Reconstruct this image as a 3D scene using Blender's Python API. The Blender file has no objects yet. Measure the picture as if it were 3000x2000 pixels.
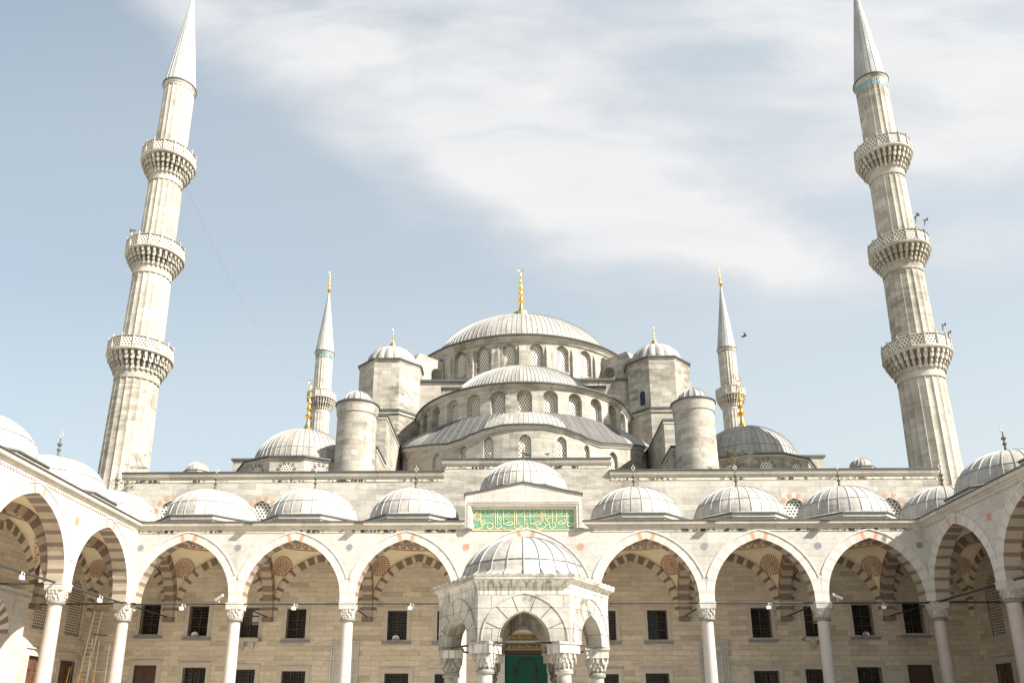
import bpy, bmesh, math, random
from mathutils import Vector, Matrix
from mathutils.geometry import delaunay_2d_cdt
random.seed(7)
PI = math.pi
sin, cos, rad = math.sin, math.cos, math.radians
S = bpy.context.scene
COL = S.collection

# ------------------------------------------------------------------ camera
th, ya, ro = .3031, -.0233, .0013
Fv = Vector((sin(ya)*cos(th), cos(ya)*cos(th), sin(th)))
Rv = Vector((cos(ya), -sin(ya), 0)); Uv = Rv.cross(Fv)
Rr = Rv*cos(ro)+Uv*sin(ro); Uu = -Rv*sin(ro)+Uv*cos(ro)
cam = bpy.data.cameras.new('camera'); camo = bpy.data.objects.new('camera', cam); COL.objects.link(camo)
camo.matrix_world = Matrix(((Rr.x, Uu.x, -Fv.x, -.618), (Rr.y, Uu.y, -Fv.y, 0), (Rr.z, Uu.z, -Fv.z, 1.6), (0, 0, 0, 1)))
cam.sensor_width = 36; cam.lens = 2356.75/3000*36
cam.shift_x = 43.03/3000; cam.shift_y = 381.36/3000
cam.clip_start = .1; cam.clip_end = 3000
S.camera = camo

# ------------------------------------------------------------------ light
SUN_AZ, SUN_EL = rad(61), rad(39.5)      # azimuth from -Y (behind the viewer) towards +X
sun = bpy.data.lights.new('sun', 'SUN'); suno = bpy.data.objects.new('sun', sun); COL.objects.link(suno)
sd = Vector((sin(SUN_AZ)*cos(SUN_EL), -cos(SUN_AZ)*cos(SUN_EL), sin(SUN_EL)))
suno.rotation_euler = sd.to_track_quat('Z', 'Y').to_euler()
sun.energy = 5.0; sun.angle = rad(.55); sun.color = (1, .955, .89)
S.view_settings.view_transform = 'Standard'; S.view_settings.look = 'None'
S.view_settings.exposure = 1.25; S.view_settings.gamma = 1

# ------------------------------------------------------------------ node helper
class NT:
    def __init__(s, tree):
        s.t = tree; s.n = tree.nodes; s.l = tree.links
    def node(s, typ, **kw):
        n = s.n.new(typ)
        for k, v in kw.items():
            if hasattr(n, k) and not k[0].isupper(): setattr(n, k, v)
        return n
    def link(s, a, b): s.l.new(a, b)
    def put(s, v, sock):
        if isinstance(v, (int, float, tuple, list)):
            if isinstance(v, (tuple, list)) and len(v) == 3 and sock.type == 'RGBA': v = (*v, 1)
            sock.default_value = v
        else: s.l.new(v, sock)
    def math(s, op, a, b=0., c=None, clamp=False):
        n = s.n.new('ShaderNodeMath'); n.operation = op; n.use_clamp = clamp
        s.put(a, n.inputs[0]); s.put(b, n.inputs[1])
        if c is not None: s.put(c, n.inputs[2])
        return n.outputs[0]
    def mix(s, f, a, b, mode='MIX'):
        n = s.n.new('ShaderNodeMix'); n.data_type = 'RGBA'; n.blend_type = mode
        s.put(f, n.inputs[0]); s.put(a, n.inputs[6]); s.put(b, n.inputs[7])
        return n.outputs[2]
    def ramp(s, f, stops):
        n = s.n.new('ShaderNodeValToRGB'); s.put(f, n.inputs[0])
        e = n.color_ramp.elements
        while len(e) < len(stops): e.new(.5)
        for el, (p, c) in zip(e, stops):
            el.position = p
            el.color = (c, c, c, 1) if isinstance(c, (int, float)) else (*c, 1)
        return n.outputs[0]
    def noise(s, vec, scale, detail=4, rough=.55, dist=0.):
        n = s.n.new('ShaderNodeTexNoise'); n.inputs['Scale'].default_value = scale
        n.inputs['Detail'].default_value = detail; n.inputs['Roughness'].default_value = rough
        n.inputs['Distortion'].default_value = dist
        if vec is not None: s.l.new(vec, n.inputs['Vector'])
        return n.outputs[0]
    def vmul(s, vec, xyz, add=(0, 0, 0)):
        n = s.n.new('ShaderNodeVectorMath'); n.operation = 'MULTIPLY_ADD'
        s.l.new(vec, n.inputs[0]); n.inputs[1].default_value = xyz; n.inputs[2].default_value = add
        return n.outputs[0]

# ------------------------------------------------------------------ sky
W = bpy.data.worlds.new('World'); S.world = W; W.use_nodes = True
w = NT(W.node_tree); w.n.clear()
out = w.node('ShaderNodeOutputWorld'); bg = w.node('ShaderNodeBackground')
w.link(bg.outputs[0], out.inputs[0]); bg.inputs[1].default_value = .085
sky = w.node('ShaderNodeTexSky'); sky.sky_type = 'NISHITA'; sky.sun_disc = False
sky.sun_elevation = SUN_EL; sky.sun_rotation = rad(180)-SUN_AZ
sky.air_density = 1.0; sky.dust_density = 1.4; sky.ozone_density = 1.3
tc = w.node('ShaderNodeTexCoord'); tint = w.mix(1., sky.outputs[0], (1.0, 1.03, .94), 'MULTIPLY'); sx = w.node('ShaderNodeSeparateXYZ'); w.link(tc.outputs['Generated'], sx.inputs[0])
ay = w.math('MAXIMUM', w.math('ABSOLUTE', sx.outputs[1]), .08)
gx = w.math('DIVIDE', sx.outputs[0], ay); gz = w.math('DIVIDE', sx.outputs[2], ay)
cb = w.node('ShaderNodeCombineXYZ'); w.link(gx, cb.inputs[0]); w.link(gz, cb.inputs[1])
P = cb.outputs[0]
warp = w.node('ShaderNodeTexNoise'); warp.inputs['Scale'].default_value = 2.2; warp.inputs['Detail'].default_value = 3
w.link(P, warp.inputs['Vector'])
wv = w.node('ShaderNodeVectorMath'); wv.operation = 'MULTIPLY_ADD'; w.link(warp.outputs['Color'], wv.inputs[0])
wv.inputs[1].default_value = (.22, .22, 0); w.link(P, wv.inputs[2])
PW = wv.outputs[0]
def blob(cx, cy, rx, ry, ang, power=1.):
    m = w.node('ShaderNodeMapping'); m.vector_type = 'TEXTURE'
    m.inputs['Location'].default_value = (cx+.11, cy+.11, 0); m.inputs['Rotation'].default_value = (0, 0, ang)
    m.inputs['Scale'].default_value = (rx, ry, 1); w.link(PW, m.inputs[0])
    L = w.node('ShaderNodeVectorMath'); L.operation = 'LENGTH'; w.link(m.outputs[0], L.inputs[0])
    g = w.math('POWER', 2.718, w.math('MULTIPLY', w.math('MULTIPLY', L.outputs['Value'], L.outputs['Value']), -1.))
    return w.math('MULTIPLY', g, power)
A = blob(-.07, .88, .36, .12, rad(-42), .95)
for b in ((.18, .72, .22, .075, rad(-26), .85), (.34, .65, .13, .045, rad(-28), .7), (.08, .95, .26, .13, rad(-35), .6), (.48, 1.04, .42, .17, rad(-10), .75),
          (-.42, 1.08, .34, .08, rad(-42), .62), (.74, .98, .3, .2, rad(20), .6), (.60, .80, .35, .08, rad(15), .55), (-.22, .78, .17, .04, rad(-50), .25),
          (.74, .66, .34, .08, rad(12), .42)):
    A = w.math('ADD', A, blob(*b))
mp = w.node('ShaderNodeMapping'); mp.inputs['Rotation'].default_value = (0, 0, rad(38)); mp.inputs['Scale'].default_value = (1.2, 5.2, 1)
w.link(PW, mp.inputs[0])
n1 = w.noise(mp.outputs[0], 1.2, 5, .5, .3)
mp2 = w.node('ShaderNodeMapping'); mp2.inputs['Rotation'].default_value = (0, 0, rad(30)); mp2.inputs['Scale'].default_value = (2.2, 4.5, 1)
w.link(P, mp2.inputs[0])
n2 = w.noise(mp2.outputs[0], 2.2, 8, .52, .35)
nn = w.math('ADD', w.math('MULTIPLY', n1, .75), w.math('MULTIPLY', n2, .45))
dens = w.math('MULTIPLY', w.math('MULTIPLY', A, 1.18), w.ramp(nn, [(.34, .30), (.74, 1.)]))
dens = w.math('ADD', dens, w.math('MULTIPLY', w.math('SUBTRACT', nn, .60), .35))
dm = w.ramp(dens, [(.06, 0.), (.3, .36), (.62, .78), (.95, 1.)])
mp3 = w.node('ShaderNodeMapping'); mp3.inputs['Rotation'].default_value = (0, 0, rad(34)); mp3.inputs['Scale'].default_value = (1.6, 8.5, 1)
w.link(PW, mp3.inputs[0]); n3 = w.noise(mp3.outputs[0], 1.5, 9, .6, .5)
dm = w.math('MULTIPLY', dm, w.ramp(w.math('ADD', w.math('MULTIPLY', n3, .7), w.math('MULTIPLY', n2, .3)), [(.34, .58), (.46, .86), (.58, 1.)]))
# general milky air, thicker to the right and near the horizon
hz = w.ramp(w.math('MULTIPLY', gz, .8), [(.2, .80), (.34, .71), (.48, .57), (.68, .56), (.9, .46)])
hz = w.math('ADD', hz, w.math('MULTIPLY', gx, .12), clamp=True)
hz = w.math('MINIMUM', hz, .85)
base = w.mix(hz, tint, (3.9, 4.25, 4.3))
ccol = w.mix(w.ramp(w.math('ADD', w.math('MULTIPLY', dens, .6), w.math('MULTIPLY', n2, .5)), [(.35, 0.), (.85, 1.)]), (3.9, 3.95, 4.1), (4.45, 4.44, 4.47))
skyc = w.mix(dm, base, ccol)
w.link(skyc, bg.inputs[0])

# ------------------------------------------------------------------ materials
MATS = {}
def newmat(name, rough=.8, spec=.3, metal=0.):
    m = bpy.data.materials.new(name); m.use_nodes = True; t = NT(m.node_tree)
    b = t.n['Principled BSDF']; b.inputs['Roughness'].default_value = rough
    b.inputs['Specular IOR Level'].default_value = spec; b.inputs['Metallic'].default_value = metal
    MATS[name] = m
    t.b = b; t.pos = t.node('ShaderNodeNewGeometry').outputs['Position']
    t.uv = t.node('ShaderNodeTexCoord').outputs['UV']
    return t
def bump(t, h, strength=.4, dist=.03):
    bn = t.node('ShaderNodeBump'); bn.inputs['Strength'].default_value = strength; bn.inputs['Distance'].default_value = dist
    t.put(h, bn.inputs['Height']); t.link(bn.outputs[0], t.b.inputs['Normal'])
def stone(name, c1, c2, mortar, bw=.9, bh=.36, stain=(.16, .13, .09), st_amt=.6, st_pos=.56, mot=.25, rough=.85, ms=.012, grime=0., gs=1., blk=.5):
    t = newmat(name, rough, .2)
    br = t.node('ShaderNodeTexBrick'); t.link(t.uv, br.inputs['Vector'])
    br.inputs['Scale'].default_value = 1; br.inputs['Brick Width'].default_value = bw; br.inputs['Row Height'].default_value = bh
    br.inputs['Mortar Size'].default_value = ms; br.inputs['Mortar Smooth'].default_value = .4; br.inputs['Bias'].default_value = -.15
    br.offset = .45; br.offset_frequency = 2
    br.inputs['Color1'].default_value = (*c1, 1); br.inputs['Color2'].default_value = (*c2, 1); br.inputs['Mortar'].default_value = (*mortar, 1)
    c = br.outputs['Color']
    # each block keeps a tone of its own, a few of them much darker
    sp = t.node('ShaderNodeSeparateXYZ'); t.link(t.uv, sp.inputs[0])
    row = t.math('FLOOR', t.math('DIVIDE', sp.outputs[1], bh)); ev = t.math('SUBTRACT', 1., t.math('FLOORED_MODULO', row, 2.))
    cl = t.math('FLOOR', t.math('ADD', t.math('DIVIDE', sp.outputs[0], bw), t.math('MULTIPLY', ev, .45)))
    cv = t.node('ShaderNodeCombineXYZ'); t.link(cl, cv.inputs[0]); t.link(row, cv.inputs[1])
    wn_ = t.node('ShaderNodeTexWhiteNoise'); wn_.noise_dimensions = '2D'; t.link(cv.outputs[0], wn_.inputs['Vector'])
    c = t.mix(blk, c, t.ramp(wn_.outputs['Value'], [(0., .50), (.12, .62), (.22, .88), (1., 1.)]), 'MULTIPLY')
    # finer course wear, drawn out along the bed
    wear = t.noise(t.vmul(t.pos, (.9, .9, 6.)), 1.3, 6, .65)
    c = t.mix(t.math('MULTIPLY', t.ramp(wear, [(.44, 0.), (.7, 1.)]), .26), c, tuple(x*.66 for x in c2))
    mo = t.noise(t.pos, .45, 5, .6)
    c = t.mix(mot, c, t.ramp(mo, [(.3, .45), (.62, 1.)]), 'MULTIPLY')
    if st_amt > 0:
        sv = t.noise(t.vmul(t.pos, (1.1, 1.1, .13)), 1.6, 7, .68)
        s2 = t.noise(t.pos, .22, 3, .5)
        m = t.math('MULTIPLY', t.ramp(sv, [(st_pos, 0.), (st_pos+.16, 1.)]), t.ramp(s2, [(.4, .15), (.6, 1.)]))
        c = t.mix(t.math('MULTIPLY', m, st_amt), c, stain)
    # broad grime: soot and lichen gathered in drifts, broken up by the courses
    g1 = t.noise(t.vmul(t.pos, (1, 1, .55)), .16*gs, 4, .55); g2 = t.noise(t.vmul(t.pos, (1, 1, 4. if gs < 2 else 1.)), .55*gs, 6, .7)
    gm = t.math('MULTIPLY', t.ramp(g1, [(.47, 0.), (.60, 1.)]), t.ramp(g2, [(.42, .15), (.60, 1.)]))
    c = t.mix(t.math('MULTIPLY', gm, grime), c, t.mix(1., c, (.40, .385, .34), 'MULTIPLY'))
    fine = t.noise(t.pos, 9., 5, .7)
    c = t.mix(.25, c, t.ramp(fine, [(.34, .5), (.62, 1.)]), 'MULTIPLY')
    mid = t.noise(t.vmul(t.pos, (1, 1, 1.8)), 2.6, 4, .6); c = t.mix(.20, c, t.ramp(mid, [(.36, .4), (.50, 1.)]), 'MULTIPLY')
    t.link(c, t.b.inputs['Base Color'])
    h = t.math('ADD', t.math('MULTIPLY', br.outputs['Fac'], -.6), t.math('MULTIPLY', t.noise(t.pos, 5., 6, .7), .7))
    bump(t, h, .5, .03)
stone('wall_stone', (.58, .54, .47), (.48, .44, .375), (.43, .395, .33), 1.25, .42, st_amt=.55, st_pos=.56, mot=.3, grime=0.55)
stone('mosque_stone', (0.534, 0.494, 0.421), (0.436, 0.398, 0.332), (0.374, 0.337, 0.272), 1.3, .40, stain=(.12, .10, .07), st_amt=.8, st_pos=.53, mot=.45, grime=0.8)
stone('tower_stone', (0.534, 0.494, 0.421), (0.338, 0.306, 0.251), (0.409, 0.376, 0.315), .95, .42, stain=(.12, .105, .08), st_amt=.6, st_pos=.54, mot=.4, grime=0.85)
stone('minaret_stone', (0.552, 0.507, 0.433), (0.427, 0.385, 0.319), (0.392, 0.350, 0.289), 1.2, .62, stain=(.24, .205, .15), st_amt=.5, st_pos=.57, mot=.3, grime=0.75)
stone('facade_stone', (.70, .60, .47), (.58, .49, .375), (.42, .345, .25), 1.3, .33, st_amt=.3, st_pos=.6, stain=(.26, .21, .15))
stone('marble', (.57, .53, .475), (.50, .465, .415), (.36, .335, .29), 2.2, .8, stain=(.26, .24, .20), st_amt=.5, st_pos=.54, mot=.28, ms=.011, rough=.6, blk=.22)
stone('old_marble', (.53, .50, .445), (.45, .42, .37), (.26, .22, .16), 2.2, .62, stain=(.075, .06, .04), st_amt=.9, st_pos=.44, mot=.5, ms=.012, rough=.7, grime=.95, gs=5., blk=.15)
stone('cornice_stone', (.58, .535, .455), (.52, .47, .39), (.40, .36, .28), 1.6, 2.0, stain=(.08, .07, .05), st_amt=.5, st_pos=.58, mot=.2)
stone('paving', (.67, .61, .52), (.61, .55, .46), (.45, .41, .34), 1.2, .8, st_amt=.2)
def plain(name, col, rough=.7, spec=.3, metal=0., var=.25, scale=2.5, bmp=0.):
    t = newmat(name, rough, spec, metal)
    n = t.noise(t.pos, scale, 5, .6)
    c = t.mix(var, col, t.ramp(n, [(.3, .45), (.7, 1.)]), 'MULTIPLY')
    t.link(c, t.b.inputs['Base Color'])
    if bmp: bump(t, t.noise(t.pos, scale*4, 4, .6), bmp, .02)
    return t
plain('voussoir_white', (.57, .535, .48), .65, .3, var=.2, scale=1.2)
plain('voussoir_pink', (.50, .45, .39), .65, .3, var=.25, scale=1.2)
plain('keystone_red', (.50, .27, .18), .7, var=.3)
plain('brick_red', (.225, .165, .135), .8, var=.35, scale=3)
plain('soffit_cream', (.41, .35, .265), .8, var=.3)
plain('arch_brown', (.235, .165, .115), .8, var=.35)
plain('arch_grey', (.235, .18, .135), .8, var=.3)
plain('arch_cream', (.62, .54, .41), .85, var=.2)
plain('hollow_shade_stone', (.17, .145, .11), .9, var=.4)  # minaret stone darkened: shade of the muqarnas hollows put into the colour
plain('plaster', (.80, .70, .51), .9, var=.12, scale=.8)
plain('paint_red', (.25, .05, .03), .8, var=.15)
plain('column_pink', (.46, .385, .335), .5, .4, var=.25, scale=1.5)
plain('column_grey', (.47, .435, .39), .5, .4, var=.2, scale=1.5)
plain('bronze_ring', (.22, .21, .18), .6, .4, var=.3)
plain('iron', (.03, .03, .028), .6, .4, var=.3)
plain('rod_iron', (.035, .04, .036), .6, .4, var=.4)
plain('wood', (.12, .058, .03), .5, .4, var=.4)
plain('door_wood', (.085, .036, .024), .5, .4, var=.5)
plain('glass_dark', (.012, .011, .010), .15, .5, var=.0)
plain('white_cloth', (.62, .60, .58), .8, var=.2)
plain('gold', (.85, .55, .17), .28, .5, 1., var=.1)
plain('gold_dim', (.42, .30, .12), .6, var=.3)
plain('gold_paint', (.78, .60, .32), .5, .4, var=.15)
plain('verdigris', (.13, .13, .095), .85, .3, var=.4)
plain('pale_metal', (.50, .48, .44), .45, .4, .3, var=.2)
plain('tile_blue', (.20, .38, .42), .3, .5, var=.3)
plain('green_panel', (.13, .30, .205), .55, .3, var=.25, scale=3)
plain('green_cloth', (.012, .060, .042), .85, .15, var=.25, scale=2)
plain('lamp_white', (.62, .61, .58), .4, .4, var=.05)
plain('aluminium', (.80, .80, .79), .5, .4, .0, var=.1)
plain('yellow', (.80, .45, .04), .5, var=.1)
plain('twig', (.20, .15, .09), .9, var=.3)
plain('leaf_dry', (.16, .15, .06), .9, var=.5)
plain('bird_grey', (.10, .10, .11), .8, var=.3)
plain('bird_white', (.7, .68, .64), .8, var=.2)
plain('dark_paint', (.045, .03, .02), .7, var=.2)
# limestone with black crusts and drips, for the courses under the cornices
t = newmat('drip_stone', .85, .2)
a1_ = t.noise(t.vmul(t.pos, (1, 1, .35)), .45, 3, .5); a2_ = t.noise(t.vmul(t.pos, (1, 1, .5)), 4.2, 4, .6)
t.link(t.mix(t.math('MULTIPLY', t.ramp(a1_, [(.44, .1), (.54, 1.)]), t.ramp(a2_, [(.46, 0.), (.54, 1.)])), (.52, .48, .40), (.045, .04, .03)), t.b.inputs['Base Color'])
t = newmat('drip_marble', .8, .2)
a1_ = t.noise(t.vmul(t.pos, (1, 1, .3)), 1.1, 3, .5); a2_ = t.noise(t.vmul(t.pos, (1, 1, .10)), 7., 4, .65)
t.link(t.mix(t.math('MULTIPLY', t.ramp(a1_, [(.40, .25), (.52, 1.)]), t.ramp(a2_, [(.46, 0.), (.60, .7)])), (.54, .51, .455), (.10, .09, .07)), t.b.inputs['Base Color'])
# lead sheet: panels from UV (u = seam index, v = metres up the slope)
def lead(name, c1, c2, streak, s_amt, rough=.5, row=1.3):
    t = newmat(name, rough+.1, .3, .0)
    br = t.node('ShaderNodeTexBrick'); t.link(t.uv, br.inputs['Vector'])
    br.inputs['Scale'].default_value = 1; br.inputs['Brick Width'].default_value = 1.; br.inputs['Row Height'].default_value = row
    br.inputs['Mortar Size'].default_value = .012; br.inputs['Mortar Smooth'].default_value = .5; br.offset = 0.
    br.inputs['Color1'].default_value = (*c1, 1); br.inputs['Color2'].default_value = (*c2, 1); br.inputs['Mortar'].default_value = (*[x*.5 for x in c2], 1)
    sv = t.noise(t.vmul(t.uv, (.55, .22, 1)), 1., 5, .62)
    c = t.mix(t.math('MULTIPLY', t.ramp(sv, [(.46, 0.), (.66, 1.)]), s_amt), br.outputs['Color'], streak)
    n = t.noise(t.pos, 2.2, 5, .65)
    c = t.mix(.35, c, t.ramp(n, [(.3, .6), (.65, 1.)]), 'MULTIPLY')
    ox0 = t.noise(t.vmul(t.pos, (1.3, 1.3, .4)), .8, 7, .72)
    c = t.mix(t.ramp(ox0, [(.54, 0.), (.68, .5)]), c, tuple(min(1, x*1.45) for x in c1)); c = t.mix(t.ramp(ox0, [(.30, .45), (.44, 0.)]), c, streak)
    t.link(c, t.b.inputs['Base Color'])
    t.link(t.ramp(n, [(.3, rough-.12), (.7, rough+.15)]), t.b.inputs['Roughness'])
    ox = t.noise(t.vmul(t.pos, (1, 1, .5)), .9, 6, .7)
    bump(t, t.math('ADD', t.noise(t.pos, 3., 4, .6), t.math('MULTIPLY', ox, 2.)), .5, .06)
lead('lead_light', (.44, .41, .362), (.36, .335, .298), (.20, .19, .175), .7, .5)
plain('frame_marble', (.48, .43, .36), .6, var=.2)
lead('lead_old', (.39, .365, .322), (.31, .29, .255), (.16, .15, .135), .6, .55, 1.6)
lead('lead_dark', (.15, .143, .13), (.125, .119, .108), (.10, .10, .097), .5, .8, 2.5)  # flat roof lead darkened: its dim oblique lighting is put into the colour
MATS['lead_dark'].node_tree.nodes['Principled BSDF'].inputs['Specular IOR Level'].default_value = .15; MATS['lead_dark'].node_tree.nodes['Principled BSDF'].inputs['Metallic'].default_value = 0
lead('lead_spire', (.40, .40, .375), (.33, .33, .31), (.22, .22, .20), .6, .5, 1.5)
plain('lead_edge', (.085, .09, .088), .6, .4, var=.3)
plain('lead_seam_dark', (.22, .215, .205), .8, .1, var=.2)  # seams toned down to match the painted-in shade of the flat zones
plain('lead_seam', (.30, .29, .265), .5, .45, var=.2)
plain('lead_seam_light', (.40, .385, .355), .5, .45, var=.2)
# pierced plaster lattice: pale screen with a hexagonal grid of dark openings (UV in metres)
def lattice(name, cell, rad_, plate, hole, gold=None):
    t = newmat(name, .8, .2)
    sp = t.node('ShaderNodeSeparateXYZ'); t.link(t.uv, sp.inputs[0])
    dx, dy = cell, cell*.866*2
    def d(ox, oy):
        a = t.math('SUBTRACT', t.math('FLOORED_MODULO', t.math('ADD', sp.outputs[0], ox), dx), dx/2)
        b = t.math('SUBTRACT', t.math('FLOORED_MODULO', t.math('ADD', sp.outputs[1], oy), dy), dy/2)
        return t.math('SQRT', t.math('ADD', t.math('MULTIPLY', a, a), t.math('MULTIPLY', b, b)))
    m = t.math('MINIMUM', d(0, 0), d(dx/2, dy/2))
    f = t.math('LESS_THAN', m, rad_)
    hc = hole
    if gold:
        hc = t.mix(t.math('GREATER_THAN', t.noise(t.uv, 1.4, 2), .5), hole, gold)
    c = t.mix(f, plate, hc)
    t.link(c, t.b.inputs['Base Color'])
    bump(t, t.math('SUBTRACT', 1., f), 1., .05)
lattice('lattice', .24, .073, (.66, .62, .53), (.05, .045, .035))
lattice('lattice_aisle', .20, .070, (.56, .51, .42), (.085, .05, .035))
lattice('lattice_far', .28, .084, (.66, .62, .53), (.07, .06, .05))
lattice('lattice_white', .25, .075, (.70, .66, .57), (.07, .06, .05))
lattice('parapet', .26, .075, (.58, .54, .47), (.12, .10, .08))
# arabesque painted in red on plaster
t = newmat('arabesque', .9, .2)
vn = t.node('ShaderNodeTexNoise'); vn.inputs['Scale'].default_value = 3.4; vn.inputs['Detail'].default_value = 1.5; vn.inputs['Distortion'].default_value = 2.2
t.link(t.pos, vn.inputs['Vector'])
dd_ = t.math('ABSOLUTE', t.math('SUBTRACT', vn.outputs[0], .5))
t.link(t.mix(t.ramp(dd_, [(.035, 1.), (.05, 0.)]), (.76, .66, .47), (.36, .075, .04)), t.b.inputs['Base Color'])

# ------------------------------------------------------------------ mesh builder
class MB:
    def __init__(s): s.v = []; s.f = []; s.m = []; s.uv = []; s.mats = []
    def mi(s, name):
        if name not in s.mats: s.mats.append(name)
        return s.mats.index(name)
    def add(s, pts, faces, mat, uvs=None):
        o = len(s.v); s.v += [tuple(p) for p in pts]; k = s.mi(mat)
        for i, f in enumerate(faces):
            s.f.append([o+j for j in f]); s.m.append(k)
            s.uv.append([uvs[j] for j in f] if uvs else None)
    def box(s, x0, x1, y0, y1, z0, z1, mat, rot=None, c=(0, 0, 0)):
        p = [(x, y, z) for z in (z0, z1) for y in (y0, y1) for x in (x0, x1)]
        if rot is not None:
            p = [(c[0]+x*cos(rot)-y*sin(rot), c[1]+x*sin(rot)+y*cos(rot), c[2]+z) for x, y, z in p]
        s.add(p, [(0, 2, 3, 1), (4, 5, 7, 6), (0, 1, 5, 4), (2, 6, 7, 3), (0, 4, 6, 2), (1, 3, 7, 5)], mat)
    def prism(s, poly, z0, z1, mat, top=True):
        n = len(poly); p = [(x, y, z0) for x, y in poly]+[(x, y, z1) for x, y in poly]
        f = [(i, (i+1) % n, n+(i+1) % n, n+i) for i in range(n)]
        if top: f += [tuple(range(n, 2*n)), tuple(range(n-1, -1, -1))]
        s.add(p, f, mat)
    def extrude(s, poly, a, b, mat):         # poly: list of 3D points, moved by vectors a and b
        n = len(poly); a = Vector(a); b = Vector(b)
        p = [Vector(q)+a for q in poly]+[Vector(q)+b for q in poly]
        s.add(p, [(i, (i+1) % n, n+(i+1) % n, n+i) for i in range(n)]+[tuple(range(n-1, -1, -1)), tuple(range(n, 2*n))], mat)
    def tube(s, a, b, r, mat, n=6, r2=None):
        a = Vector(a); b = Vector(b); d = (b-a).normalized(); r2 = r if r2 is None else r2
        u = d.cross(Vector((0, 0, 1)) if abs(d.z) < .9 else Vector((1, 0, 0))).normalized(); w_ = d.cross(u)
        p = [a+(u*cos(2*PI*i/n)+w_*sin(2*PI*i/n))*r for i in range(n)]+[b+(u*cos(2*PI*i/n)+w_*sin(2*PI*i/n))*r2 for i in range(n)]
        s.add(p, [(i, (i+1) % n, n+(i+1) % n, n+i) for i in range(n)]+[tuple(range(n)), tuple(range(2*n-1, n-1, -1))], mat)
    def path(s, pts, r, mat, n=5):
        for a, b in zip(pts[:-1], pts[1:]): s.tube(a, b, r, mat, n)
    def lathe(s, prof, n, c, mat, a0=0., a1=2*PI, uvn=None, mod=None, closed=True):
        # prof: (r, z); mats may be list per segment
        full = abs(a1-a0-2*PI) < 1e-6; cols = n if full else n+1
        vl = [0.]
        for (r0, z0), (r1, z1) in zip(prof[:-1], prof[1:]): vl.append(vl[-1]+math.hypot(r1-r0, z1-z0))
        R0 = max(r for r, z in prof)
        for k in range(len(prof)-1):
            m = mat[k] if isinstance(mat, list) else mat
            p = []; uv = []; f = []
            for q in (k, k+1):
                r, z = prof[q]
                for i in range(n+1):
                    a = a0+(a1-a0)*i/n
                    rr = r*(mod(a, z) if mod else 1)
                    p.append((c[0]+rr*sin(a), c[1]-rr*cos(a), c[2]+z))
                    u = (a/(2*PI)*uvn) if uvn else a*R0
                    uv.append((u, vl[q] if uvn else z+c[2]))
            f = [(i, i+1, n+2+i, n+1+i) for i in range(n)]
            s.add(p, f, m, uv)
    def build(s, name, parent=None, smooth=True, loc=None, weld=True):
        me = bpy.data.meshes.new(name)
        me.from_pydata(s.v, [], s.f)
        for mn in s.mats: me.materials.append(MATS[mn])
        me.polygons.foreach_set('material_index', s.m)
        uvl = me.uv_layers.new(name='UVMap'); data = [0.]*(2*len(me.loops))
        for pi, p in enumerate(me.polygons):
            uv = s.uv[pi]
            if uv is None:
                nx, ny, nz = p.normal
                if abs(nz) > .75: tx, ty, mode = 1, 0, 0
                else:
                    L = math.hypot(nx, ny) or 1; tx, ty, mode = -ny/L, nx/L, 1
                for li, vi in zip(p.loop_indices, p.vertices):
                    x, y, z = s.v[vi]
                    if mode: data[2*li] = x*tx+y*ty; data[2*li+1] = z
                    else: data[2*li] = x; data[2*li+1] = y
            else:
                for li, q in zip(p.loop_indices, uv): data[2*li] = q[0]; data[2*li+1] = q[1]
        uvl.data.foreach_set('uv', data)
        if weld:
            bm = bmesh.new(); bm.from_mesh(me); bmesh.ops.remove_doubles(bm, verts=bm.verts, dist=.0008)
            bmesh.ops.recalc_face_normals(bm, faces=bm.faces); bm.to_mesh(me); bm.free()
        if smooth:
            me.shade_smooth(); me.set_sharp_from_angle(angle=rad(32))
        me.update()
        o = bpy.data.objects.new(name, me); COL.objects.link(o)
        if parent is not None: o.parent = parent
        if loc: o.location = loc
        return o
def thing(name, label, cat, loc=(0, 0, 0), group=None):
    o = bpy.data.objects.new(name, None); COL.objects.link(o); o['label'] = label; o['category'] = cat
    o.empty_display_size = .5
    o.location = loc
    if group: o['group'] = group
    return o
def tag(o, label, cat, group=None, kind=None):
    if label: o['label'] = label; o['category'] = cat
    if group: o['group'] = group
    if kind: o['kind'] = kind
    return o

# pointed Ottoman arch
TAB = [(1, 0), (.995, .12), (.975, .25), (.92, .40), (.815, .56), (.70, .68), (.56, .79), (.38, .885), (.20, .95), (0, 1.)]
def arch(hw, rise, n=12, tab=TAB):
    raw = [(x*hw, z*rise) for x, z in tab]
    L = [0]
    for a, b in zip(raw[:-1], raw[1:]): L.append(L[-1]+math.hypot(b[0]-a[0], b[1]-a[1]))
    half = []
    for i in range(n+1):
        t_ = L[-1]*i/n
        for k in range(len(L)-1):
            if L[k] <= t_ <= L[k+1]+1e-9:
                f = (t_-L[k])/(L[k+1]-L[k]); half.append((raw[k][0]+(raw[k+1][0]-raw[k][0])*f, raw[k][1]+(raw[k+1][1]-raw[k][1])*f)); break
    return half+[(-x, z) for x, z in half[-2::-1]]
def offs(c, t_, clamp=None):
    r = []
    for i, (x, z) in enumerate(c):
        a = c[max(i-1, 0)]; b = c[min(i+1, len(c)-1)]
        dx, dz = b[0]-a[0], b[1]-a[1]; L = math.hypot(dx, dz)
        nx, nz = dz/L, -dx/L
        X, Z = x+nx*t_, z+nz*t_
        if clamp is not None: X = max(-clamp, min(clamp, X))
        r.append((X, Z))
    return r
RND = [(cos(a), sin(a)) for a in [PI/2*i/9 for i in range(10)]]
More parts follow.
